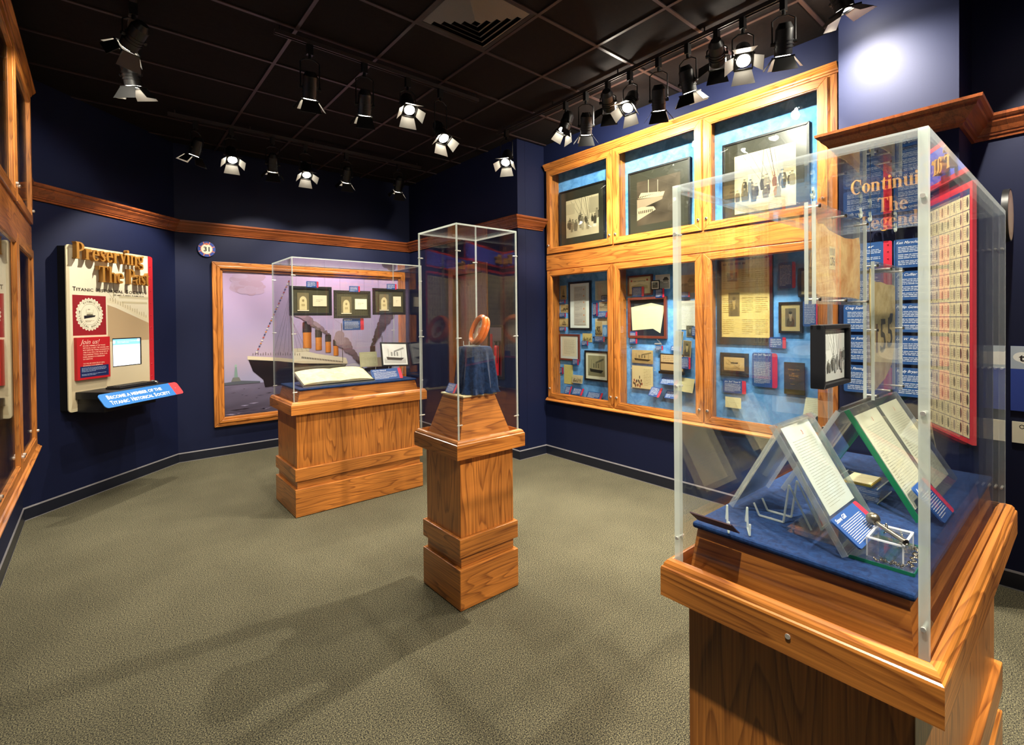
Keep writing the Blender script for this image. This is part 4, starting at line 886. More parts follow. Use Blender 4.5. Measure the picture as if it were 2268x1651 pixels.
# small things: (function, y_hi, z_lo, w, h, ...)
S = sheet; LB = label_card
gp = 'small photographs and papers in the right wall cabinet'
S(CB(4.258, 1.882), .106, .172, 'small sepia photo of a sailing boat, top left of the lower left door', 'sail', 'photograph', gp, 1, '#cdbf9c', 'photograph', SEP)
S(CB(4.255, 1.722), .135, .100, 'sepia photo of a wrecked bow below the sailing boat photo', 'deck', 'photograph', gp, 2, '#cdbf9c', 'photograph', SEP)
S(CB(4.273, 1.552), .150, .100, 'yellowish harbour photo, third down at the left edge of the lower left door', 'sail', 'photograph', gp, 3, '#cbb878', 'photograph', SEP)
LB(CB(4.262, 1.835, .012), .104, .048, 'blue label under the small sailing boat photo', L_OK, lines=2)
LB(CB(4.262, 1.668, .012), .108, .050, 'blue label under the sepia wrecked bow photo', L_OK, lines=2, seed=2)
LB(CB(4.265, 1.500, .012), .108, .048, 'blue label under the yellowish harbour photo', L_OK, lines=2, seed=3)
tf = framed(CB(4.103, 1.514), .350, .572, .024, 'tall black-framed certificate list with orange marks in the lower left door', 'framed papers in the lower row', kind='doc', seed=5, mc='#e6ebe8', inset=(.085, .055, .275, .515), gloss=False)
p = Pic('print', .0185); p.grad(.09, .06, .27, .51, 1, 6, lambda u, v: mix('#b9b2a8', '#d2cec4', v)); p.up()
for i in range(6): p.rect(.235, .09+.075*i, .250, .108+.075*i, '#cf8a5c'); p.words(.10, .08+.075*i, .225, .13+.075*i, 4, '#8f8a84', .3)
p.build('stamped_list', tf)
S(CB(3.701, 1.855), .195, .218, 'plain cream document, top right of the lower left door', 'doc', 'document', gp, 6, '#c9c6ac')
LB(CB(3.600, 1.835, .014), .093, .068, 'dark blue label at the foot of the plain cream document', L_OK, red=None, lines=3, col='#1a3260')
LB(CB(3.732, 1.676, .008), .072, .150, 'narrow upright dark blue label left of the pale beach postcard', L_OK, lines=9, col='#1a2f66')
S(CB(3.645, 1.731), .135, .104, 'pale beach postcard at the right side of the lower left door', 'land', 'photograph', gp, 7, '#d8c6a8', 'photograph', ('#7a6a52', '#d6c3a2'))
LB(tilt(CB(3.655, 1.660, .02), -20), .135, .062, 'tilted blue label below the pale beach postcard', L_OK, lines=3, seed=8)
o = empty('photo_pair', CB(3.705, 1.444, .0), 'narrow group photo beside a light blue card, above a dark shelf bar', 'photograph', gp)
p = Pic('print'); p.slab(0, 0, .105, .201, .0015, '#cdbf9c'); photo(p, .004, .004, .1, .165, 'crowd', 9, SEP); p.build('print', o)
p = Pic('print'); p.slab(.1055, 0, .194, .201, .0015, '#dcc9a4'); p.rect(.1055, 0, .194, .13, '#4f8ed0'); p.ell(.14, .06, .03, .05, '#8ab8e2', 12); p.build('blue_card', o)
mb = MB(); mb.box(-.01, .2, -.022, -.002, 0, .03, 'blackm'); mb.build('bar', o)
LB(CB(3.694, 1.385, .032), .152, .058, 'blue label below the group photo and light blue card', L_OK, lines=3, seed=10)
S(CB(3.898, 1.374), .145, .101, 'yellow photo of men on a deck beside the brown frame', 'crowd', 'photograph', gp, 11, '#d2c086', 'photograph', ('#3a2c10', '#d8c37c'))
LB(CB(3.900, 1.335, .014), .100, .052, 'blue label under the yellow photo of men on a deck', L_OK, lines=2, seed=12)
M['mahog'] = flat('red_brown_frame_wood', (.16, .035, .02), .3, coat=.4)
framed(CB(4.266, 1.144), .330, .318, .022, 'square red-brown framed letter in the lower left door', 'framed papers in the lower row', kind='doc', seed=13, mc='#d4dcd8', inset=(.05, .05, .28, .28), fmat='mahog', gloss=False)
LB(CB(4.036, 1.098, .026), .098, .070, 'blue label at the lower right corner of the square red-brown frame', L_OK, lines=3, seed=14)
framed(CB(3.857, .933), .352, .345, .020, 'black-framed photo of a steamer with smoke and two tugs', 'framed papers in the lower row', kind='ship', seed=15, mc='#e9e6cc', inset=(.052, .055, .300, .290), tone=('#141410', '#a8a27c'))
S(CB(4.204, .857), .146, .232, 'pale yellow upright leaflet low in the lower left door', 'doc', 'document', gp, 16, '#d6d283', ink='#b0a860')
LB(CB(4.300, .970, .004), .090, .083, 'blue label at the left of the pale yellow leaflet', L_OK, lines=4, seed=17)
S(tilt(CB(4.047, .884, .03), -10), .163, .095, 'small grey photo of a crowded harbour beside the yellow leaflet', 'crowd', 'photograph', gp, 18, '#c9c2a8', 'photograph')
LB(tilt(CB(4.150, .742, .06), -25), .098, .100, 'leftmost of three labels standing along the bottom of the lower left door', L_OK, lines=5, seed=19)
LB(tilt(CB(4.031, .748, .06), -32), .165, .088, 'middle of three labels standing along the bottom of the lower left door', L_OK, lines=4, seed=20)
LB(tilt(CB(3.802, .735, .06), -32), .222, .080, 'rightmost and widest of three labels along the bottom of the lower left door', L_OK, lines=4, seed=21)
# lower middle door
fr_ = framed(CB(3.237, 1.884), .304, .212, .018, 'brown-framed cream certificate with red stamps, top left of the lower middle door', 'framed papers in the lower row', kind='doc', seed=22, mc='#d9cf9a', inset=(.03, .03, .27, .18), fmat='mahog', gloss=False)
p = Pic('print', .018); p.rect(.032, .032, .268, .178, '#ddd2a0'); p.up(); p.rect(.04, .145, .06, .165, '#b24a3a'); p.rect(.235, .15, .255, .17, '#b24a3a'); p.text('R.M.S CARPATHIA', .07, .142, .015, '#4a3c24', .155); p.poly([(.05, .10), (.15, .125), (.25, .10), (.25, .07), (.05, .07)], '#b9ac78'); p.build('certificate', fr_)
LB(CB(3.169, 1.874, .03), .149, .099, 'blue and red label over the lower edge of the brown-framed certificate', L_OK, lines=5, seed=23)
S(CB(2.905, 1.938), .166, .146, 'white-edged snow photo right of the certificate', 'land', 'photograph', gp, 24, '#e6e6de', 'photograph', ('#1a1a18', '#e0e0d8'))
framed(CB(2.934, 1.932, .03), .100, .097, .010, 'tiny square dark-framed picture in front of the snow photo', 'framed papers in the lower row', kind='land', seed=25, tone=('#14140f', '#77755e'), th=.01)
LB(CB(2.886, 1.851, .03), .103, .092, 'dark blue upright label below the tiny square picture', L_OK, lines=5, seed=26, col='#16356e')
S(CB(2.645, 1.885), .190, .175, 'sepia photo of a gabled house, top right of the lower middle door', 'land', 'photograph', gp, 27, '#b8a488', 'photograph', ('#33271a', '#b9a080'))
LB(CB(2.610, 1.845, .02), .098, .050, 'blue label below the gabled house photo', L_OK, lines=2, seed=28)
bf = empty('picture_frame', CB(3.232, 1.437), 'large dark red-brown frame holding an irregular cream sheet', 'frame', 'framed papers in the lower row')
f = MB(); fw = .026; w_, h_ = .464, .426
f.prism([(0, 0), (w_, 0), (w_-fw, fw), (fw, fw)], 0, .03, 'mahog'); f.prism([(0, h_), (fw, h_-fw), (w_-fw, h_-fw), (w_, h_)], 0, .03, 'mahog'); f.prism([(0, 0), (fw, fw), (fw, h_-fw), (0, h_)], 0, .03, 'mahog'); f.prism([(w_, 0), (w_, h_), (w_-fw, h_-fw), (w_-fw, fw)], 0, .03, 'mahog'); f.build('frame', bf, bevel=.002)
p = Pic('print', .004); p.slab(.026, .026, .438, .40, .003, '#141c2a'); p.build('mount', bf)
p = Pic('print', .009); p.poly([(.045, .08), (.30, .10), (.385, .055), (.435, .33), (.28, .365), (.03, .325)], '#d6d3b0'); p.up()
for i in range(9): p.line((.06, .12+.02*i), (.36, .13+.02*i), .0009, '#bdb994')
p.build('irregular_sheet', bf)
LB(CB(3.217, 1.378, .02), .102, .128, 'upright blue label at the lower left corner of the large dark frame', L_OK, lines=8, seed=29)
S(CB(2.665, 1.530), .209, .283, 'white handwritten page at the right side of the lower middle door', 'doc', 'document', gp, 30, '#dfe0d4', ink='#a9a9a0')
pip = empty('smoking_pipe', CB(2.897, 1.372, .03), 'small white object with thin wires above its label under the large dark frame', 'artefact')
mb = MB(); mb.cyl((0, .01, 0), (.075, .012, 0), .010, 'baseline', n=10); mb.build('body', pip); mb = MB(); mb.tube([(.06, .02, 0), (.03, .06, .01)], .0012, 'chrome'); mb.tube([(.07, .02, 0), (.05, .05, .01)], .0012, 'chrome'); mb.build('wire', pip)
LB(CB(2.887, 1.322, .03), .085, .046, 'small blue label just below the white object with wires', L_OK, lines=2, seed=31)
ap = empty('acrylic_sandwich', CB(3.208, .892, .012), 'clear acrylic holder with a ship postcard above a two-page menu', 'document holder', gp)
mb = MB(); mb.box(0, .313, 0, .451, 0, .006, 'prism'); mb.build('panel', ap)
p = Pic('print', .0065); p.slab(.021, .283, .28, .421, .001, '#b9a070'); photo(p, .024, .286, .277, .418, 'ship', 33, ('#1a140c', '#b99c68')); p.build('postcard', ap)
p = Pic('print', .0065); p.slab(.020, .019, .278, .255, .001, '#cbb98a'); p.rect(.026, .025, .147, .249, '#d0bf92'); p.rect(.151, .025, .272, .249, '#d0bf92'); p.up()
for i in range(14): p.ell(.04+.008*i, .07+.03*math.sin(i*1.7), .009, .016, ['#6a4a34', '#96523a', '#3c3a34'][i % 3], 8)
p.words(.165, .05, .26, .23, 11, '#9a875a', .2); p.rect(.11, .12, .12, .15, '#3c3a34'); p.build('menu', ap)
for a in (.012, .30):
    for b_ in (.012, .22, .44): mb = MB(); mb.cyl((a, b_, 0), (a, b_, .011), .005, 'chrome', n=10); mb.build('screw', ap)
ob = empty('open_book', CB(2.839, 1.115, .02), 'open brown photo album on a black bracket in the lower middle door', 'book')
p = Pic('print'); p.slab(0, 0, .265, .175, .012, '#2a1c12'); p.rect(.01, .01, .255, .165, '#b39468'); p.up(); p.rect(.01, .075, .255, .090, '#2a1c12'); p.rect(.02, .095, .245, .16, '#c2a67c'); p.up(); p.words(.03, .10, .235, .155, 3, '#8d754e', .3); p.build('pages', ob)
mb = MB(); mb.box(-.005, .27, -.025, 0, 0, .03, 'blackm'); mb.build('bracket', ob)
S(tilt(CB(2.686, 1.375, .02), 0, -8), .085, .150, 'tilted upright photo left of the standing portrait', 'portrait', 'photograph', gp, 34, '#b9ae8c', 'photograph', ('#4a4230', '#b8ab86'))
LB(tilt(CB(2.720, 1.322, .03), -20), .118, .050, 'blue label with red end under the tilted upright photo', L_OK, lines=2, seed=35)
S(CB(2.565, 1.460), .080, .112, 'small grey ship-deck photo over the handwritten page', 'portrait', 'photograph', gp, 36, '#a8a38e', 'photograph', ('#3a382e', '#a09a80'))
LB(CB(2.500, 1.470, .010), .060, .092, 'blue label at the right edge beside the grey ship-deck photo', L_OK, lines=5, seed=37)
S(tilt(CB(2.590, 1.272, .03), 0, -4), .088, .158, 'full-length portrait photo of a standing figure in a clear sleeve', 'portrait', 'photograph', gp, 38, '#b8a27c', 'photograph', SEP)
LB(CB(2.603, 1.154, .03), .100, .113, 'upright blue label below the standing figure portrait', L_OK, lines=6, seed=39)
LB(tilt(CB(2.828, .985, .065), -40), .190, .080, 'wide pale blue label leaning below the photo album', L_OK, lines=3, seed=40)
S(tilt(CB(2.660, .938, .05), -15, -3), .185, .135, 'plain cream paper on an acrylic easel, lower right of the middle door', 'blank', 'document', gp, 41, '#cfc390')
LB(tilt(CB(2.950, .857, .082), -38, -4), .130, .110, 'left of two pale blue labels low in the lower middle door', L_OK, lines=4, seed=42)
LB(tilt(CB(2.775, .850, .06), -38), .138, .088, 'right of two pale blue labels low in the lower middle door', L_OK, lines=3, seed=43)
# lower right door
nw = empty('newspaper_panel', CB(2.250, 1.405), 'large yellow newspaper page on a dark mount in the lower right door', 'newspaper')
p = Pic('print'); p.slab(0, 0, .490, .760, .012, '#1e1c1a'); p.build('mount', nw)
p = Pic('print', .0125); p.slab(.046, .063, .464, .745, .001, '#cdb36c'); p.grad(.048, .065, .462, .743, 5, 8, lambda u, v: mix('#c4a650', '#dcc684', .5+.5*noisef(3)(u, v))); p.up(); p.line((.048, .50), (.462, .505), .003, '#8d7434')
photo(p, .11, .25, .21, .46, 'portrait', 51, ('#4a3a22', '#b89a5c')); photo(p, .10, .56, .19, .64, 'portrait', 52, ('#6a542c', '#c0a262'))
for a in (.06, .23, .35):
    for b_ in (.09, .28, .52): p.words(a, b_, a+.10, b_+.14, 8, '#a3883e', .2)
p.words(.06, .70, .45, .735, 1, '#8d7434', .6); p.build('page', nw)
LB(CB(1.790, 1.384, .014), .134, .092, 'blue label at the lower right corner of the yellow newspaper page', L_OK, lines=3, seed=53)
LB(CB(1.711, 1.880, .02), .132, .215, 'tall blue label right of the yellow newspaper page', L_OK, lines=10, seed=54)
framed(CB(1.562, 1.804), .180, .233, .022, 'dark-framed seated portrait behind the hanging parchment, lower right door', 'framed papers in the lower row', kind='portrait', seed=55, mc='#9a8c64', tone=('#1a1610', '#b3a47c'), inset=(.045, .04, .135, .19))
framed(CB(1.712, 1.510), .182, .258, .020, 'black-framed portrait photo of a man in a dark suit', 'framed papers in the lower row', kind='portrait', seed=56, mc='#ab9b6c', inset=(.050, .055, .132, .205), tone=('#161410', '#a9a084'))
LB(CB(1.525, 1.567, .02), .117, .202, 'tall blue text label at the right edge of the lower right door', L_OK, lines=14, seed=57)
framed(CB(2.218, 1.118), .252, .209, .020, 'black-framed photo of people in a rowing boat', 'framed papers in the lower row', kind='boat', seed=58, mc='#14141c', inset=(.034, .052, .218, .170), tone=('#1c130a', '#cdab70'))
LB(CB(1.929, 1.048, .02), .208, .292, 'largest blue text label with a red strip, centre of the lower right door', L_OK, lines=16, title='John "Jack" Thayer III', seed=59)
LB(CB(2.190, .969, .02), .208, .117, 'blue label with red end below the rowing boat photo', L_OK, lines=5, title='John "Jack" Thayer III', seed=60)
bk = empty('book', CB(1.670, 1.011, .01), 'dark green cloth-bound book with gold title in the lower right door', 'book')
mb = MB(); mb.box(0, .155, 0, .262, 0, .016, 'olive'); mb.build('cover', bk, bevel=.002)
p = Pic('print', .0165); p.text('Sinking of the', .03, .20, .010, '#b98d3c', .09, shear=.3); p.text('SS', .06, .165, .012, '#b98d3c', .02); p.text('TITANIC', .038, .145, .015, '#b98d3c', .075); p.words(.045, .125, .11, .135, 1, '#b98d3c', .4); p.words(.05, .08, .105, .09, 1, '#b98d3c', .4); p.build('title', bk)
S(CB(2.166, .837, .03), .143, .095, 'small cream card in a clear sleeve, bottom left of the lower right door', 'blank', 'card', gp, 61, '#ddd6a4')
S(tilt(CB(1.510, .866, .072), -25), .110, .145, 'pale folded card standing at the right bottom of the lower right door', 'doc', 'card', gp, 62, '#b9bda4')

# ------------------------------------------------------------------ left wall cabinet contents, seen edge-on through the glass
def CL_(y, z, out=0): return WL(y, z, -.592+out)
S(CL_(5.02, 1.42, .05), .22, .30, 'cream paper sheet in the left cabinet near its far end', 'doc', 'document', None, 70, '#cfd6a0')
LB(tilt(CL_(5.10, 1.33, .10), -20), .16, .09, 'blue label below the cream sheet in the left cabinet', 'labels in the left cabinet', lines=3, seed=71)
S(CL_(4.95, .95, .05), .26, .30, 'lower cream paper in the left cabinet beside the stile', 'doc', 'document', None, 72, '#cfd6a0')
LB(tilt(CL_(5.0, .86, .12), -40), .16, .09, 'upper of two leaning labels low in the left cabinet', 'labels in the left cabinet', lines=3, seed=73)
LB(tilt(CL_(4.9, .74, .14), -40), .16, .09, 'lower of two leaning labels low in the left cabinet', 'labels in the left cabinet', lines=3, seed=74)
framed(CL_(4.9, 1.75, .03), .25, .30, .02, 'small framed photo high in the lower part of the left cabinet', kind='ship', seed=75)

# ------------------------------------------------------------------ name plaques and lettering on the pilaster
gN = 'blue biography plaques on the pilaster'
names = {(0, 0): 'Ken Marschall', (0, 1): 'Jim Collier', (0, 2): 'Phillip Gowan', (0, 3): 'Lee W. Merideth', (0, 4): 'Randy Bryan Bigham', (1, 2): 'Craig Sopin', (1, 3): 'Steve Santini', (1, 4): 'Bob Fleming'}
pos = ['top', 'second', 'third', 'fourth', 'bottom']
for c_ in (1, 0):
    for i in range(5):
        y1 = .805 if c_ == 0 else 1.070; z0 = 1.936-.1945*i; r_ = empty('name_plaque', WR(y1, z0, 3.738), '%s blue plaque of white text in the %s column on the pilaster' % (pos[i], 'right' if c_ == 0 else 'left'), 'plaque', gN)
        p = Pic('print'); p.rnd = random.Random(100+i+10*c_); p.rrect(0, 0, .257, .173, .012, '#174a86', .010); p.up()
        nm = names.get((c_, i))
        if nm: p.text(nm, .012, .145, .016, '#dfe6ee', len(nm)*.0092, shear=.45, bold=.004)
        else: p.text('er' if i == 0 else 'Kerce', .135, .140, .016, '#dfe6ee', .03 if i == 0 else .05, shear=.45)
        p.words(.022, .092, .205, .130, 4, '#c9d3e0', .42); p.words(.022, .054, .205, .084, 3, '#c9d3e0', .42); p.words(.022, .016, .205, .046, 3, '#c9d3e0', .42); p.build('plaque', r_)
        s_ = Pic('print', .0103); s_.rrect(.214, 0, .257, .173, .011, '#c41c38'); s_.rect(.214, 0, .226, .173, '#c41c38'); s_.build('red_strip', r_)
        mb = MB()
        for k in range(4): mb.sphere((.236, .022+.043*k, .0104), .0045, 'red', 8, .6)
        mb.build('rivets', r_)
        mb = MB(); mb.box(.03, .22, .03, .14, -.013, 0, 'black'); mb.build('spacer', r_)
lt = empty('raised_lettering', WR(1.045, 2.18, 3.751), 'large gold raised serif words high on the pilaster', 'lettering')
carved(lt, 'Continuing', .019, .244, .088, .022, .018, 'gold2', .80)
carved(lt, 'The', .161, .108, .088, .022, .018, 'gold2', .80)
carved(lt, 'Legend...', .080, .012, .084, .022, .018, 'gold2', .84)
mb = MB()
for a, b in ((.05, .30), (.35, .30), (.55, .30), (.2, .18), (.3, .18), (.12, .07), (.3, .07), (.45, .07)): mb.cyl((a, b, 0), (a, b, .02), .003, 'blackm', n=6)
mb.build('standoffs', lt)

# ------------------------------------------------------------------ recess wall: speech-cloud sign, lower plate, round blade sign, portrait panels
sg = empty('speech_sign', WR(.336, 1.075, 4.178), 'blue wall sign with a white cloud at the right edge of the picture', 'sign')
p = Pic('print'); p.slab(0, 0, .56, .385, .012, '#27429c'); p.rect(0, .25, .56, .385, '#a9b8cc'); p.up()
for cx, cy, rx, ry in ((.10, .315, .07, .045), (.2, .325, .09, .05), (.3, .31, .08, .04), (.13, .27, .04, .025), (.05, .32, .04, .03)): p.ell(cx, cy, rx, ry, '#eef2f2', 20)
p.up(); p.text('tes', .035, .296, .042, '#201820', .075, bold=.03); p.up()
for i, s_ in enumerate(('Ti', 'bo', 'At', 'ho')): p.text(s_, .062, .170-.036*i, .026, '#e8ecf4', .034, bold=.02)
p.build('panel', sg)
s2 = empty('sign_plate', WR(.330, .885, 4.178), 'white wall plate with dark writing below the blue cloud sign', 'sign')
p = Pic('print'); p.slab(0, 0, .5, .125, .012, '#e9e6d2'); p.text('One', .03, .085, .026, '#2c2820', .055); p.build('panel', s2)
bs = empty('blade_sign', frame((4.0, .322, 2.215), (1, 0, 0), (0, 0, 1), (0, -1, 0)), 'round white-faced sign with a black rim projecting from the wall at the right edge', 'sign')
mb = MB(); mb.cyl((0, 0, -.028), (0, 0, .0), .150, 'blackm', n=40); mb.build('rim', bs, smooth=True)
p = Pic('print', .0004); p.ell(0, 0, .142, .142, '#d9cdb0', 40); p.up(); p.ell(0, 0, .100, .100, '#e6dcc4', 36); p.build('face', bs); mb = MB(); mb.cyl((.148, 0, -.014), (.179, 0, -.014), .008, 'blackm'); mb.build('bracket', bs)
def portraits(M4, label, cols, rows, cw, ch, hdr=True):
    r_ = empty('portrait_panel', M4, label, 'panel', 'red-bordered portrait boards outside the view, seen in reflections'); W_, H_ = cols*cw+.05, rows*ch+.05
    p = Pic('print'); p.slab(0, 0, W_, H_+.03, .015, '#c42a34'); p.rect(.022, .022, W_-.022, H_-.0, '#1c2c60'); p.up()
    rr = random.Random(8)
    for i in range(cols):
        for j in range(rows):
            x, y = .025+i*cw, .025+j*ch
            if j == 0 and i > cols-4: continue
            p.cell(x, y, x+cw-.003, y+ch-.003, '#d8cca0')
    p.up()
    for i in range(cols):
        for j in range(rows):
            x, y = .025+i*cw, .025+j*ch
            if j == 0 and i > cols-4: continue
            w0 = p.w; p.ell(x+cw*.28, y+ch*.5, cw*.17, ch*.36, mix('#4a4438', '#8d867a', rr.random()), 10); p.words(x+cw*.52, y+ch*.2, x+cw*.92, y+ch*.8, 4, '#a79b72', .3); p.w = w0
    p.build('portrait_grid', r_)
    if hdr:
        p = Pic('print'); p.slab(0, H_+.08, W_, H_+.30, .015, '#c42a34'); p.grad(.022, H_+.105, W_-.022, H_+.275, 3, 2, lambda u, v: mix('#3c54c0', '#7c5ac8', u*.5)); p.build('header', r_)
        carved(r_, 'Far', .13, H_+.13, .12, .03, .016, 'gold2', .9)
    return r_
d_ = Vector((1.175, -.665, 0)).normalized(); n_ = Vector((-d_.y, d_.x, 0))
portraits(frame((3.012, .072, 1.06), d_, (0, 0, 1), -n_), 'portrait board on the near face of the angled partition outside the right edge', 18, 16, .061, .0695)
portraits(frame((4.13, -.498, 1.13), -d_, (0, 0, 1), n_), 'portrait board on the far face of the angled partition outside the right edge', 17, 16, .0665, .066)
portraits(WR(-.20, 1.14, 4.178), 'narrow portrait board on the recessed wall outside the view, mirrored in the cabinet glass', 6, 16, .055, .066)

# ------------------------------------------------------------------ the draped pedestal display
ZP = 1.2015
dp = MB(); nA, nZ = 72, 22; cx, cy = 1.780, 2.478; vs = []
rr = random.Random(4); ph = [rr.uniform(0, 6.28) for _ in range(5)]
for j in range(nZ+1):
    t = j/nZ; z = ZP+.002+(.278)*(1-t)
    for i in range(nA):
        a = 2*math.pi*i/nA; ca, sa = math.cos(a), math.sin(a); k = max(abs(ca), abs(sa))**.75
        r0 = (.080+.022*min(1, t*1.3)+.006*t)/k
        fold = (math.sin(9*a+ph[0])*.5+math.sin(14*a+ph[1]+t*1.5)*.35+math.sin(23*a+ph[2])*.15)
        r = r0*(1-.06*(t < .04))+fold*.020*t**.8
        if t > .88: r += .012*math.sin(17*a+ph[3])*(t-.88)/.12+.012*(t-.88)/.12
        vs.append((cx+r*ca, cy+r*sa, z+(.006*math.sin(11*a) if t > .9 and j < nZ else 0)))
top = [(cx+.074*math.cos(2*math.pi*i/nA)/max(abs(math.cos(2*math.pi*i/nA)), abs(math.sin(2*math.pi*i/nA)))**.75, cy+.074*math.sin(2*math.pi*i/nA)/max(abs(math.cos(2*math.pi*i/nA)), abs(math.sin(2*math.pi*i/nA)))**.75, ZP+.283) for i in range(nA)]
vs = top+vs; fs = [list(range(nA))]
for j in range(nZ+1):
    for i in range(nA): fs.append([j*nA+i, (j+1)*nA+i, (j+1)*nA+(i+1) % nA, j*nA+(i+1) % nA])
dp.add(vs, fs, 'drape')
o = dp.build('draped_riser', smooth=True); tag(o, 'dark blue velvet cloth draped over a riser on the central pedestal', 'cloth')
ez = empty('acrylic_easel', (cx-.012, cy+.01, ZP+.286), 'tiny clear easel on the blue draped riser holding the round frame', 'easel')
mb = MB(); mb.tube([(-.045, -.03, .03), (-.045, -.03, .002), (.035, -.03, .002), (.03, -.03, .075)], .002, 'edge'); mb.build('wire', ez); mb = MB(); mb.tube([(-.045, .03, .03), (-.045, .03, .002), (.035, .03, .002), (.03, .03, .075)], .002, 'edge'); mb.build('wire', ez)
nrm = Vector((-.95, .22, .36)).normalized(); up_ = Vector((0, 0, 1)); xx = up_.cross(nrm).normalized(); yy = nrm.cross(xx)
RW = .098
rf = empty('round_frame', frame(Vector((cx+.005, cy+.010, ZP+.2905))+yy*RW, xx, yy, nrm), 'round glossy orange wooden frame standing tilted on the draped riser', 'frame')
mb = MB(); mb.torus((0, 0, .012), .083, .016, (0, 0, 1), 'orange', 40, 12); mb.torus((0, 0, -.012), .084, .013, (0, 0, 1), 'orange', 40, 12); mb.build('ring', rf, smooth=True)
p = Pic('print', -.008); p.prism([(.08*math.cos(2*math.pi*i/32), .08*math.sin(2*math.pi*i/32)) for i in range(32)], -.008, .0, 'print', lin('#e8dcc0')); p.w = .0005; p.ell(0, 0, .068, .068, '#efe2c2', 30); p.up(); p.poly([(-.02, .015), (.025, .02), (.03, -.01), (.005, -.03), (-.018, -.015)], '#c86a3a'); p.up(); p.ell(.02, -.035, .015, .02, '#d8b060', 10); p.ell(-.02, .04, .018, .012, '#b8a078', 10); p.build('picture', rf)
LB(tilt(frame((1.634, 2.592, ZP+.002), (0, -1, 0), (0, 0, 1), (-1, 0, 0)), -30), .105, .062, 'small blue label leaning beside the draped riser on the pedestal', 'labels in the free-standing cases', lines=5, seed=80)

# ------------------------------------------------------------------ long case in front of the painting
def LW(x, z, y=4.605): return frame((x, y, z), (1, 0, 0), (0, 0, 1), (0, -1, 0))
def hang(M4, pts, name='wire'):
    pass
for k, (x0, z0, x1, z1, lab) in enumerate(((1.294, 1.700, 1.666, 1.965, 'left'), (1.688, 1.674, 2.046, 1.938, 'middle, lowest'), (2.072, 1.706, 2.425, 1.970, 'right'))):
    r_ = framed(LW(x0, z0), x1-x0, z1-z0, .026, '%s of three hanging black frames with arched tags in the long case' % lab, 'hanging black frames in the long case', kind='none', seed=90+k, mc='#3c3a24', gloss=False)
    p = Pic('print', .0160); W_ = x1-x0; p.slab(.065, .042, .165, .205, .004, '#6e6444'); p.ell(.115, .13, .032, .045, '#cbbd8c', 16); p.rect(.083, .052, .147, .13, '#cbbd8c'); p.up(); p.ell(.115, .135, .010, .012, '#8a7a50', 10); p.rect(.10, .085, .13, .105, '#a8986a'); p.rect(.065, .042, .165, .050, '#ddd4b4'); p.build('arched_tag', r_)
    p = Pic('print', .0160); c0, c1 = (.20, .325) if k < 2 else (.215, .30); p.slab(c0, .085, min(c1, W_-.04), .185, .004, '#d8cfae' if k != 1 else '#e6efc6'); p.words(c0+.03, .125, min(c1, W_-.04)-.03, .15, 2, '#8f866a', .3); p.build('card', r_)
    wm = MB()
    for a in (.06, W_-.06): wm.tube([(a, z1-z0, .01), (a, 2.1755-z0, .01)], .0008, 'steel', 4)
    wm.build('hanging_wire', r_)
for (x0, z0, w_, h_, lab) in ((1.437, 1.955, .107, .055, 'small blue tag on top of the left hanging frame'), (1.831, 1.926, .105, .055, 'small blue tag on top of the middle hanging frame'), (2.216, 1.962, .106, .055, 'small blue tag on top of the right hanging frame')):
    LB(LW(x0, z0, 4.582), w_, h_, lab, 'labels in the free-standing cases', lines=3, seed=int(x0*100))
LB(LW(1.771, 1.560, 4.60), .207, .113, 'larger blue label hanging below the middle black frame in the long case', 'labels in the free-standing cases', lines=6, title='artifact', seed=95)
cr1 = empty('acrylic_cradle', (1.34, 4.395, 1.0765), 'sloping clear acrylic cradle under the open book in the long case', 'stand')
Bw, Bd = .655, .30
mb = MB(); mb.add([(0, 0, .002), (Bw, 0, .002), (Bw, Bd, .10), (0, Bd, .10), (0, 0, .008), (Bw, 0, .008), (Bw, Bd, .108), (0, Bd, .108)], [(0, 3, 2, 1), (4, 5, 6, 7), (0, 1, 5, 4), (1, 2, 6, 5), (2, 3, 7, 6), (3, 0, 4, 7)], 'edge'); mb.build('slope', cr1)
for a in (.03, Bw-.04): mb = MB(); mb.add([(a, 0, 0), (a+.008, 0, 0), (a+.008, Bd, 0), (a, Bd, 0), (a, Bd, .098), (a+.008, Bd, .098)], [(0, 3, 2, 1), (0, 4, 3), (1, 2, 5), (2, 3, 4, 5), (0, 1, 5, 4)], 'prism'); mb.build('leg', cr1)
lip = MB(); lip.box(0, Bw, -.006, 0, .0, .04, 'prism'); lip.build('lip', cr1)
bkM = Matrix.Translation((1.34, 4.397, 1.087)) @ Matrix.Rotation(math.atan2(.10, .30), 4, 'X')
ob = empty('open_book', bkM, 'wide open book with cream pages and a dark cover lying on the clear cradle', 'book')
mb = MB(); mb.box(.0, Bw, .0, .305, 0, .006, 'black'); mb.build('cover', ob)
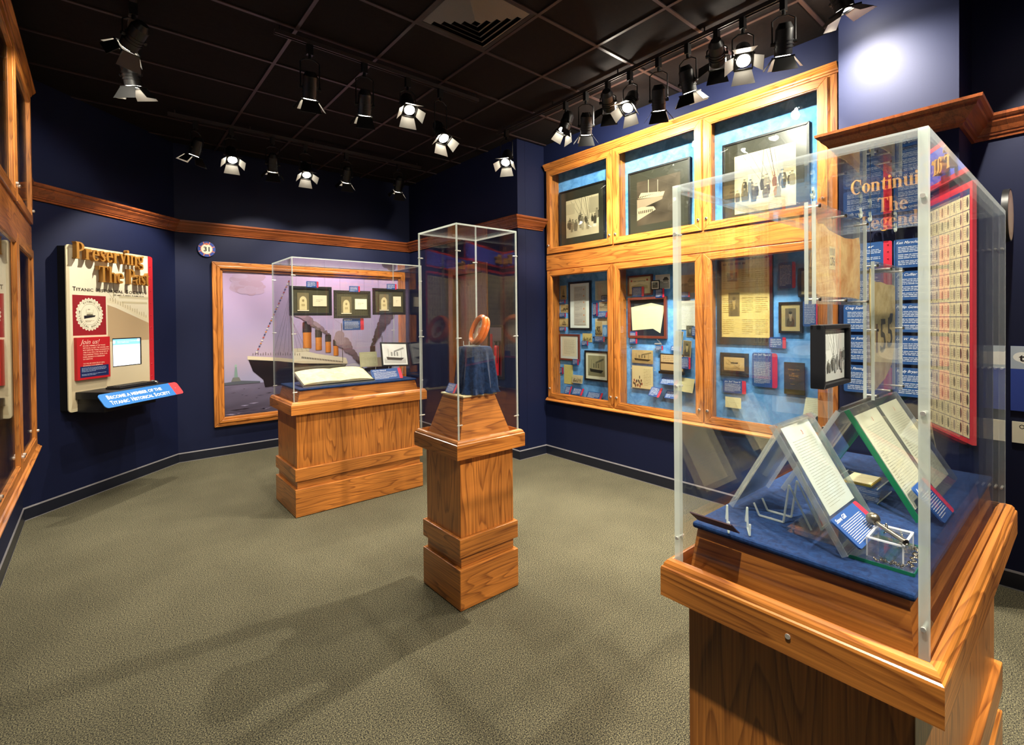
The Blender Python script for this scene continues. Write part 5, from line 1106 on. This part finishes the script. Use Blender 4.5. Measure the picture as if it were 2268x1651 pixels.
for s_, nm in ((0, 'page_block'), (1, 'page_block')):
    m = MB(); n = 10; x0, x1 = (.012, Bw/2) if s_ == 0 else (Bw/2, Bw-.012); P = []
    for i in range(n+1):
        u = i/n; uu = u if s_ == 0 else 1-u
        P.append((x0+(x1-x0)*u, .010+.016*math.sin(math.pi*min(1, uu*.96))**.7+.006*uu))
    for i in range(n):
        (a, za), (b_, zb) = P[i], P[i+1]
        m.add([(a, .01, .006), (b_, .01, .006), (b_, .295, .006), (a, .295, .006), (a, .01, za), (b_, .01, zb), (b_, .295, zb), (a, .295, za)], [(4, 5, 6, 7), (0, 1, 5, 4), (2, 3, 7, 6)], 'paper')
    m.add([(x0, .01, .006), (x0, .295, .006), (x0, .295, P[0][1]), (x0, .01, P[0][1])], [(0, 1, 2, 3)], 'paper'); m.add([(x1, .01, .006), (x1, .295, .006), (x1, .295, P[-1][1]), (x1, .01, P[-1][1])], [(3, 2, 1, 0)], 'paper'); m.build(nm, ob, smooth=False)
mb = MB(); mb.box(.0, Bw, .305, .312, 0, .05, 'prism'); mb.build('backstop', ob)
LB(tilt(LW(1.985, 1.0775, 4.42), -32), .315, .115, 'wide blue label with red end in front of the ship photograph in the long case', 'labels in the free-standing cases', lines=5, title='Charles Edward', seed=97)
st = empty('acrylic_stand', (2.045, 4.66, 1.0765), 'small clear easel stand holding a faded card behind the open book', 'stand')
mb = MB(); mb.tube([(-.05, -.02, .11), (-.05, .0, .003), (.07, 0, .003), (.07, -.02, .11)], .003, 'edge'); mb.build('wire', st); mb = MB(); mb.box(-.05, .07, -.02, .05, 0, .006, 'prism'); mb.build('base', st)
o = sheet(tilt(LW(1.955, 1.195, 4.64), -12), .18, .145, 'faded grey-green card on a small stand behind the open book', 'doc', 'document', None, 98, '#9a9878', th=.008, ink='#b9b698')
st = empty('acrylic_stand', (2.31, 4.62, 1.0765), 'clear easel stand holding the tilted black-framed ship photograph', 'stand')
mb = MB(); mb.tube([(-.09, -.06, .13), (-.09, -.02, .003), (.07, -.02, .003), (.07, -.06, .13)], .003, 'edge'); mb.build('wire', st); mb = MB(); mb.box(-.09, .07, -.02, .08, 0, .006, 'prism'); mb.build('base', st)
framed(tilt(LW(2.135, 1.195, 4.545), -16, -3), .295, .245, .014, 'black-framed white photograph of a small ship standing tilted in the long case', None, kind='ship', seed=99, mc='#e2e6e0', inset=(.028, .028, .265, .215), tone=('#1c1c1c', '#e6e8e2'), th=.016)

# ------------------------------------------------------------------ large case: hanging things
YH = .500
def BW(x, z, y=YH): return frame((x, y, z), (1, 0, 0), (0, 0, 1), (0, -1, 0))
def bolts(parent, pts, z0=-.004, z1=.034, r=.005):
    for (a, b_) in pts: mb = MB(); mb.cyl((a, b_, z0), (a, b_, z1), r*.6, 'chrome', n=8); mb.cyl((a, b_, z1-.004), (a, b_, z1), r, 'steel', n=10); mb.cyl((a, b_, z0), (a, b_, z0+.003), r, 'steel', n=10); mb.build('bolt', parent)
def plate(parent, w_, h_, d):
    for z in (0, d-.008): mb = MB(); mb.box(0, w_, 0, h_, z, z+.008, 'prism'); mb.build('acrylic_plate', parent)
    for q in ((0, .002, 0, h_), (w_-.002, w_, 0, h_)): mb = MB(); mb.box(q[0]-.0005, q[1]+.0005, 0, h_, -.0005, .0085, 'edge'); mb.box(q[0]-.0005, q[1]+.0005, 0, h_, d-.0085, d+.0005, 'edge'); mb.build('polished_edge', parent)
h1 = empty('hanging_holder', BW(1.433, 1.682), 'hanging clear holder with a torn orange-brown parchment marked with a small tag', 'document holder')
plate(h1, .440, .268, .026); bolts(h1, [(.012, .012), (.22, .012), (.428, .012), (.012, .256), (.22, .256), (.428, .256)])
mb = MB(); rr = random.Random(6)
pp_ = [(.030, .06), (.045, .030), (.075, .022), (.20, .022), (.34, .024), (.415, .020), (.425, .05), (.42, .12), (.428, .18), (.415, .215), (.36, .205), (.28, .20), (.20, .205), (.14, .21), (.10, .222), (.06, .218), (.035, .245), (.028, .20), (.034, .14), (.025, .10)]
mb.prism(pp_, .010, .0125, 'parch'); mb.build('parchment', h1)
p = Pic('print', .0130); p.rect(.145, .10, .195, .165, '#cbb680'); p.rect(.150, .140, .190, .160, '#8d8464'); p.up(); p.text('276', .152, .112, .022, '#241c10', .036, bold=.02); p.build('paper_tag', h1)
wm = MB()
for a in (.02, .42): wm.tube([(a, .262, .013), (a, .300, .013)], .0008, 'steel', 4)
wm.build('hanging_wire', h1)
h2 = framed(BW(1.463, 1.455, YH-.002), .219, .171, .012, 'small black box frame with a pale photo hanging below the brown parchment', None, kind='deck', seed=110, mc='#20201e', inset=(.026, .016, .196, .154), tone=('#3a3a34', '#f2f6ee'), th=.034)
wm = MB(); wm.tube([(.03, .171, .01), (.03, .222, .01)], .0008, 'steel', 4); wm.tube([(.19, .171, .01), (.19, .222, .01)], .0008, 'steel', 4); wm.build('hanging_wire', h2)
h3 = empty('hanging_holder', BW(1.938, 1.372), 'tall hanging clear holder with an aged canvas piece painted with dark figures', 'document holder')
plate(h3, .358, .455, .030); bolts(h3, [(.014, .014), (.18, .014), (.345, .014), (.014, .23), (.345, .23), (.014, .441), (.18, .441), (.345, .441)], z1=.038)
mb = MB(); M['canv'] = mottled('aged_canvas', '#a38b54', '#c9b887', 16, bump=.2)
mb.prism([(.045, .02), (.10, .03), (.20, .055), (.285, .10), (.325, .17), (.335, .30), (.33, .385), (.30, .390), (.22, .388), (.15, .394), (.09, .392), (.05, .398), (.035, .43), (.02, .436), (.018, .35), (.03, .20)], .011, .014, 'canv'); mb.build('canvas_piece', h3)
p = Pic('print', .0146)
p.text('1', .085, .15, .10, '#6a4a34', .022, bold=.0); p.text('5', .135, .15, .115, '#2a2c20', .070, bold=.01); p.text('5', .225, .165, .105, '#2a2c20', .068, bold=.01); p.poly([(.235, .255), (.262, .285), (.30, .285), (.29, .255), (.262, .245)], '#26281c'); p.build('painted_figures', h3)
wm = MB()
for a in (.02, .338): wm.tube([(a, .445, .015), (a, .625, .015)], .0008, 'steel', 4)
wm.build('hanging_wire', h3)
# ceiling hooks of the cover: hooks bonded to the underside of the top panel
for k, (x, y, w1) in enumerate(((1.455, .487, 'front-left'), (1.862, .487, 'second'), (1.962, .487, 'third'), (2.280, .487, 'right'))):
    hk = empty('acrylic_hook', (x, y, 1.9975), '%s clear hook bonded under the top of the large acrylic cover' % w1, 'hook', 'clear hooks under the top of the large cover')
    mb = MB(); mb.cyl((0, 0, -.006), (0, 0, 0), .017, 'prism', n=20); mb.build('disc', hk, smooth=True)
    mb = MB(); P = [(0, 0, -.006), (0, 0, -.014)]+[(.010*math.cos(a), 0, -.024+.010*math.sin(a)) for a in [R_(90-30*i) for i in range(10)]]; mb.tube(P, .0035, 'edge', 8); mb.build('hook', hk, smooth=True)

# ------------------------------------------------------------------ large case: tilted document holders on the velvet
ZV = 1.0765
def tent(x0, x1, yb, yt, zt, label, docs, front=True, green=False, seed=1, col='#dce2d4', zb=ZV+.006, docmat='print'):
    """a leaning acrylic sheet from (yb, zb) up to (yt, zt); docs = [(u0, v0, u1, v1)] in fractions"""
    L2 = math.hypot(yt-yb, zt-zb); W_ = x1-x0
    if front: M4 = frame((x0, yb, zb), (1, 0, 0), (0, (yt-yb)/L2, (zt-zb)/L2), (0, -(zt-zb)/L2, (yt-yb)/L2))
    else: M4 = frame((x1, yb, zb), (-1, 0, 0), (0, (yt-yb)/L2, (zt-zb)/L2), (0, (zt-zb)/L2, -(yt-yb)/L2))
    r_ = empty('document_holder', M4, label, 'document holder', 'leaning document holders on the velvet')
    for z in (0, .009): mb = MB(); mb.box(0, W_, 0, L2, z, z+.004, 'prism'); mb.build('acrylic_sheet', r_)
    em = 'gedge' if green else 'edge2'
    for a in (0, W_-.002): mb = MB(); mb.box(a, a+.002, 0, L2, -.0008, .0138, em if not green or a == 0 else 'edge2'); mb.build('polished_edge', r_)
    for i, (a, b_, c_, d__) in enumerate(docs):
        p = Pic('print', .0055); p.rnd = random.Random(seed+i); p.slab(a*W_, b_*L2, c_*W_, d__*L2, .001, col); p.grad(a*W_, b_*L2, c_*W_, d__*L2, 4, 5, lambda u, v: mix(col, '#c9bd94', .25+.35*noisef(seed+i)(u, v))); p.up()
        n_ = int((d__-b_)*L2/.009); ww = (c_-a)*W_; p.words(a*W_+ww*.12, (b_+.04)*L2, a*W_+ww*.88, (d__-.12)*L2, n_, '#a4a694', .2)
        if green: p.words(a*W_+ww*.06, (b_+.1)*L2, a*W_+ww*.22, (b_+.5)*L2, 16, '#8a8670', .25)
        p.text('3', a*W_+ww*.55, (d__-.10)*L2, .012, '#c05030', .008)
        p.build('document', r_)
    return r_
tent(1.327, 1.585, .385, .548, 1.365, 'front leaning holder with one pale blue-white letter, left half of the large case', [(.15, .26, .87, .955)], col='#d2e0de', seed=120)
tent(1.440, 1.690, .700, .556, 1.345, 'rear leaning holder behind the pale letter, its back toward the camera', [(.10, .04, .90, .97)], front=False, col='#cfc6a4', seed=121)
tent(1.700, 2.235, .318, .487, 1.365, 'wide green-edged leaning holder with two lined typed pages', [(.06, .08, .47, .93), (.54, .08, .94, .93)], green=True, col='#d9dcc4', seed=122)
tent(1.700, 2.235, .655, .497, 1.358, 'green-edged rear sheet of the wide leaning holder', [(.10, .10, .45, .85)], front=False, green=True, col='#d0c8a4', seed=125)
mb = MB(); mb.cyl((1.70, .492, 1.372), (2.235, .492, 1.372), .006, 'steel', n=8); tag(mb.build('ridge_rod'), 'dark rod along the top ridge of the wide green-edged holder', 'rod')
def easel(x, y, w_, h_, dep, label, lean=.6, rz=0):
    M4 = Matrix.Translation((x, y, ZV)) @ Matrix.Rotation(R_(rz), 4, 'Z'); r_ = empty('acrylic_easel', M4, label, 'easel', 'clear bent easels on the velvet')
    for s_ in (0, 1):
        a = s_*w_; mb = MB(); mb.tube([(a, -dep*.5, .035), (a, -dep*.35, .003), (a, dep*.3, .003), (a, dep*.45, h_), (a, dep, .003)], .0028, 'edge', 6); mb.build('bent_leg', r_)
    mb = MB(); mb.box(.003, w_-.003, dep*.30, dep*.32, .004, .007, 'prism'); mb.add([(0, dep*.3, .003), (w_, dep*.3, .003), (w_, dep*.45, h_), (0, dep*.45, h_)], [(0, 1, 2, 3)], 'prism'); mb.build('back', r_)
    return r_
easel(1.500, .590, .055, .110, .10, 'clear bent easel supporting the rear leaning holder', rz=180)
e_ = empty('acrylic_stand', (1.395, .404, ZV), 'thick clear acrylic base with upright rods under the front leaning holder', 'stand')
mb = MB(); mb.box(0, .20, 0, .13, 0, .013, 'prism'); mb.build('slab', e_, bevel=.002); mb = MB(); mb.box(-.0006, .2006, -.0015, -.0002, .001, .0125, 'edge'); mb.build('polished_edge', e_)
mb = MB(); mb.tube([(.045, .06, .013), (.045, .118, .18)], .0035, 'edge', 6); mb.tube([(.105, .06, .013), (.105, .118, .18)], .0035, 'edge', 6); mb.tube([(.045, .06, .017), (.105, .06, .017)], .0035, 'edge', 6); mb.build('rods', e_)
easel(1.290, .64, .05, .055, .07, 'small clear easel at the far left corner of the velvet', rz=-60)
sheet(tilt(frame((1.262, .596, ZV+.012), (.0, 1, 0), (-.8, 0, .6), (.6, 0, .8)), 0), .115, .055, 'thin dark label seen edge-on at the left end of the large case', 'doc', 'label', None, 130, '#3a2430', 'exhibit_label', th=.003)
LB(tilt(frame((1.335, .352, ZV+.032), (1, 0, 0), (0, .78, .62), (0, -.62, .78)), 0, 0), .190, .080, 'blue label with a red end leaning before the pale letter', 'labels in the free-standing cases', lines=7, title='Steve Gill', seed=131)
LB(frame((1.735, .268, ZV+.008), (1, 0, 0), (0, .66, .75), (0, -.75, .66)), .145, .105, 'blue label with a red end below the wide typed pages', 'labels in the free-standing cases', lines=7, title='Artist', seed=132)
LB(frame((2.24, .33, ZV+.008), (.5, .866, 0), (-.6, .35, .72), (.62, -.36, .69)), .16, .07, 'dark blue-grey label at the far right end of the velvet', 'labels in the free-standing cases', lines=4, red=None, col='#23305c', seed=133)
# folded plans at the right end
fp = empty('folded_papers', (2.285, .47, ZV), 'stack of rumpled cream papers at the right end of the large case', 'papers')
for i in range(3):
    mb = MB(); rr = random.Random(i); n = 5; vs = []; fs = []
    for a in range(n+1):
        for b_ in range(n+1): vs.append((-.03+.05*i*.2+.13*a/n, -.09+.16*b_/n, .01+.20*(1-a/n)*(.9-.12*i)+.010*rr.random()))
    for a in range(n):
        for b_ in range(n): k = a*(n+1)+b_; fs.append([k, k+n+1, k+n+2, k+1])
    mb.add(vs, fs, 'paper'); o_ = mb.build('sheet', fp, smooth=True); sm = o_.modifiers.new('s', 'SOLIDIFY'); sm.thickness = .0012
# objects inside the wide holder
bx = empty('acrylic_box', (1.80, .43, ZV), 'small clear box inside the wide green-edged holder', 'box')
mb = MB(); mb.box(0, .16, 0, .12, .0, .045, 'prism'); mb.build('body', bx, bevel=.002)
for (a, b_, c_, d__) in ((0, .16, -.001, .001), (0, .16, .119, .121)): mb = MB(); mb.box(a, b_, c_, d__, .043, .046, 'edge'); mb.box(a, b_, c_, d__, 0, .003, 'edge'); mb.build('bright_edge', bx)
bk = empty('booklet', (1.80, .445, ZV+.0475), 'small yellow booklet on the clear box inside the wide holder', 'booklet')
mb = MB(); mb.box(0, .11, 0, .075, 0, .006, 'yellow'); mb.build('cover', bk); mb = MB(); mb.box(.002, .108, .002, .073, .006, .008, 'paper'); mb.build('pages', bk)

# ------------------------------------------------------------------ mirror plate with clear box, chain and whistle
PMt = Matrix.Translation((1.358, .258, ZV)) @ Matrix.Rotation(R_(1.5), 4, 'Z')
gp_ = empty('glass_plate', PMt, 'rectangular green-edged glass plate near the front corner of the velvet', 'plate')
mb = MB(); mb.box(0, .175, 0, .122, 0, .0075, 'prism'); mb.build('glass', gp_)
mb = MB(); mb.box(-.0006, .1756, -.0012, 0, 0, .0077, 'gedge'); mb.box(-.0012, -.0001, 0, .122, 0, .0077, 'gedge'); mb.box(.1751, .1762, 0, .122, 0, .0077, 'gedge'); mb.build('green_edge', gp_)
cb = empty('acrylic_box', PMt @ Matrix.Translation((.022, .022, .0082)), 'clear open box with bright white edges standing on the glass plate', 'box')
bw_, bd_, bh_ = .108, .070, .044
for q in ((0, bw_, 0, .003, 0, bh_), (0, bw_, bd_-.003, bd_, 0, bh_), (0, .003, .003, bd_-.003, 0, bh_), (bw_-.003, bw_, .003, bd_-.003, 0, bh_), (.003, bw_-.003, .003, bd_-.003, bh_-.003, bh_)): mb = MB(); mb.box(*q, 'prism'); mb.build('wall', cb)
M['wedge'] = clear('bright_acrylic_edge', .08, (.95, .95, .95), .2, .8, (.92, .93, .95))
mb = MB()
for q in ((-.0006, bw_, -.0008, .0035), (-.0006, bw_, bd_-.0035, bd_+.0008)): mb.box(q[0], q[1], q[2], q[3], bh_-.002, bh_+.0012, 'wedge')
for q in ((-.0008, .004), (bw_-.004, bw_+.0008)): mb.box(q[0], q[1], 0, bd_, bh_-.002, bh_+.0014, 'wedge')
for a in (0, bw_-.002):
    for b_ in (0, bd_-.002): mb.box(a-.0004, a+.0024, b_-.0004, b_+.0024, 0, bh_-.002, 'wedge')
mb.build('bright_edge', cb)
wh = empty('whistle', PMt @ Matrix.Translation((.06, .056, .0082+bh_+.013)) @ Matrix.Rotation(R_(28), 4, 'Z'), 'dull metal bosun whistle with a round bowl lying on the clear box', 'whistle')
M['pewter'] = flat('tarnished_pewter', (.22, .19, .14), .32, metal=.9)
mb = MB(); mb.cyl((-.055, -.014, 0), (.045, .010, 0), .0058, 'pewter', r1=.0048, n=12); mb.build('tube', wh, smooth=True); mb = MB(); mb.sphere((.062, .014, .004), .0155, 'pewter', 16); mb.build('bowl', wh, smooth=True)
mb = MB(); mb.torus((-.0555, -.0142, 0), .0055, .0016, (1, .24, 0), 'pewter', 14, 6); mb.build('mouth', wh, smooth=True); mb = MB(); mb.torus((.01, .002, .008), .006, .0012, (0, 1, 0), 'pewter', 14, 6); mb.build('ring', wh, smooth=True)
ch = MB(); rr = random.Random(12); P = []
for i in range(150):
    t = i/149
    if t < .25: u = t/.25; q = (.075+.012*math.sin(u*9), .058-.02*u+.01*math.cos(u*7), .054)
    elif t < .35: u = (t-.25)/.1; q = (.135+.004*u, .05-.01*u, .054-.040*u)
    else: u = (t-.35)/.65; q = (.138-.115*u, .012+.006*math.sin(u*25), .011+.002*rr.random())
    P.append(Vector(q))
for i in range(149):
    d = (P[i+1]-P[i])
    if d.length < 1e-5 or d.length > .03: continue
    ax = Vector((0, 0, 1)) if i % 2 else Vector((.3, 1, .2)); ch.torus(P[i], .0022, .0006, ax, 'pewter', 8, 4)
for i in range(90):
    q = (.132+rr.uniform(-.016, .014), .030+rr.uniform(-.014, .02), .0085+rr.uniform(0, .012)); ch.torus(q, .0022, .0006, (rr.uniform(-1, 1), rr.uniform(-1, 1), rr.uniform(-1, 1)), 'pewter', 8, 4)
for i in range(50):
    q = (.012+rr.uniform(-.006, .008), .045+rr.uniform(-.03, .03), .0090+rr.uniform(0, .006)); ch.torus(q, .0022, .0006, (rr.uniform(-1, 1), rr.uniform(-1, 1), rr.uniform(-1, 1)), 'pewter', 8, 4)
tag(ch.build('watch_chain', smooth=True, M4=PMt), 'fine dark metal chain heaped around the clear box on the glass plate', 'chain')
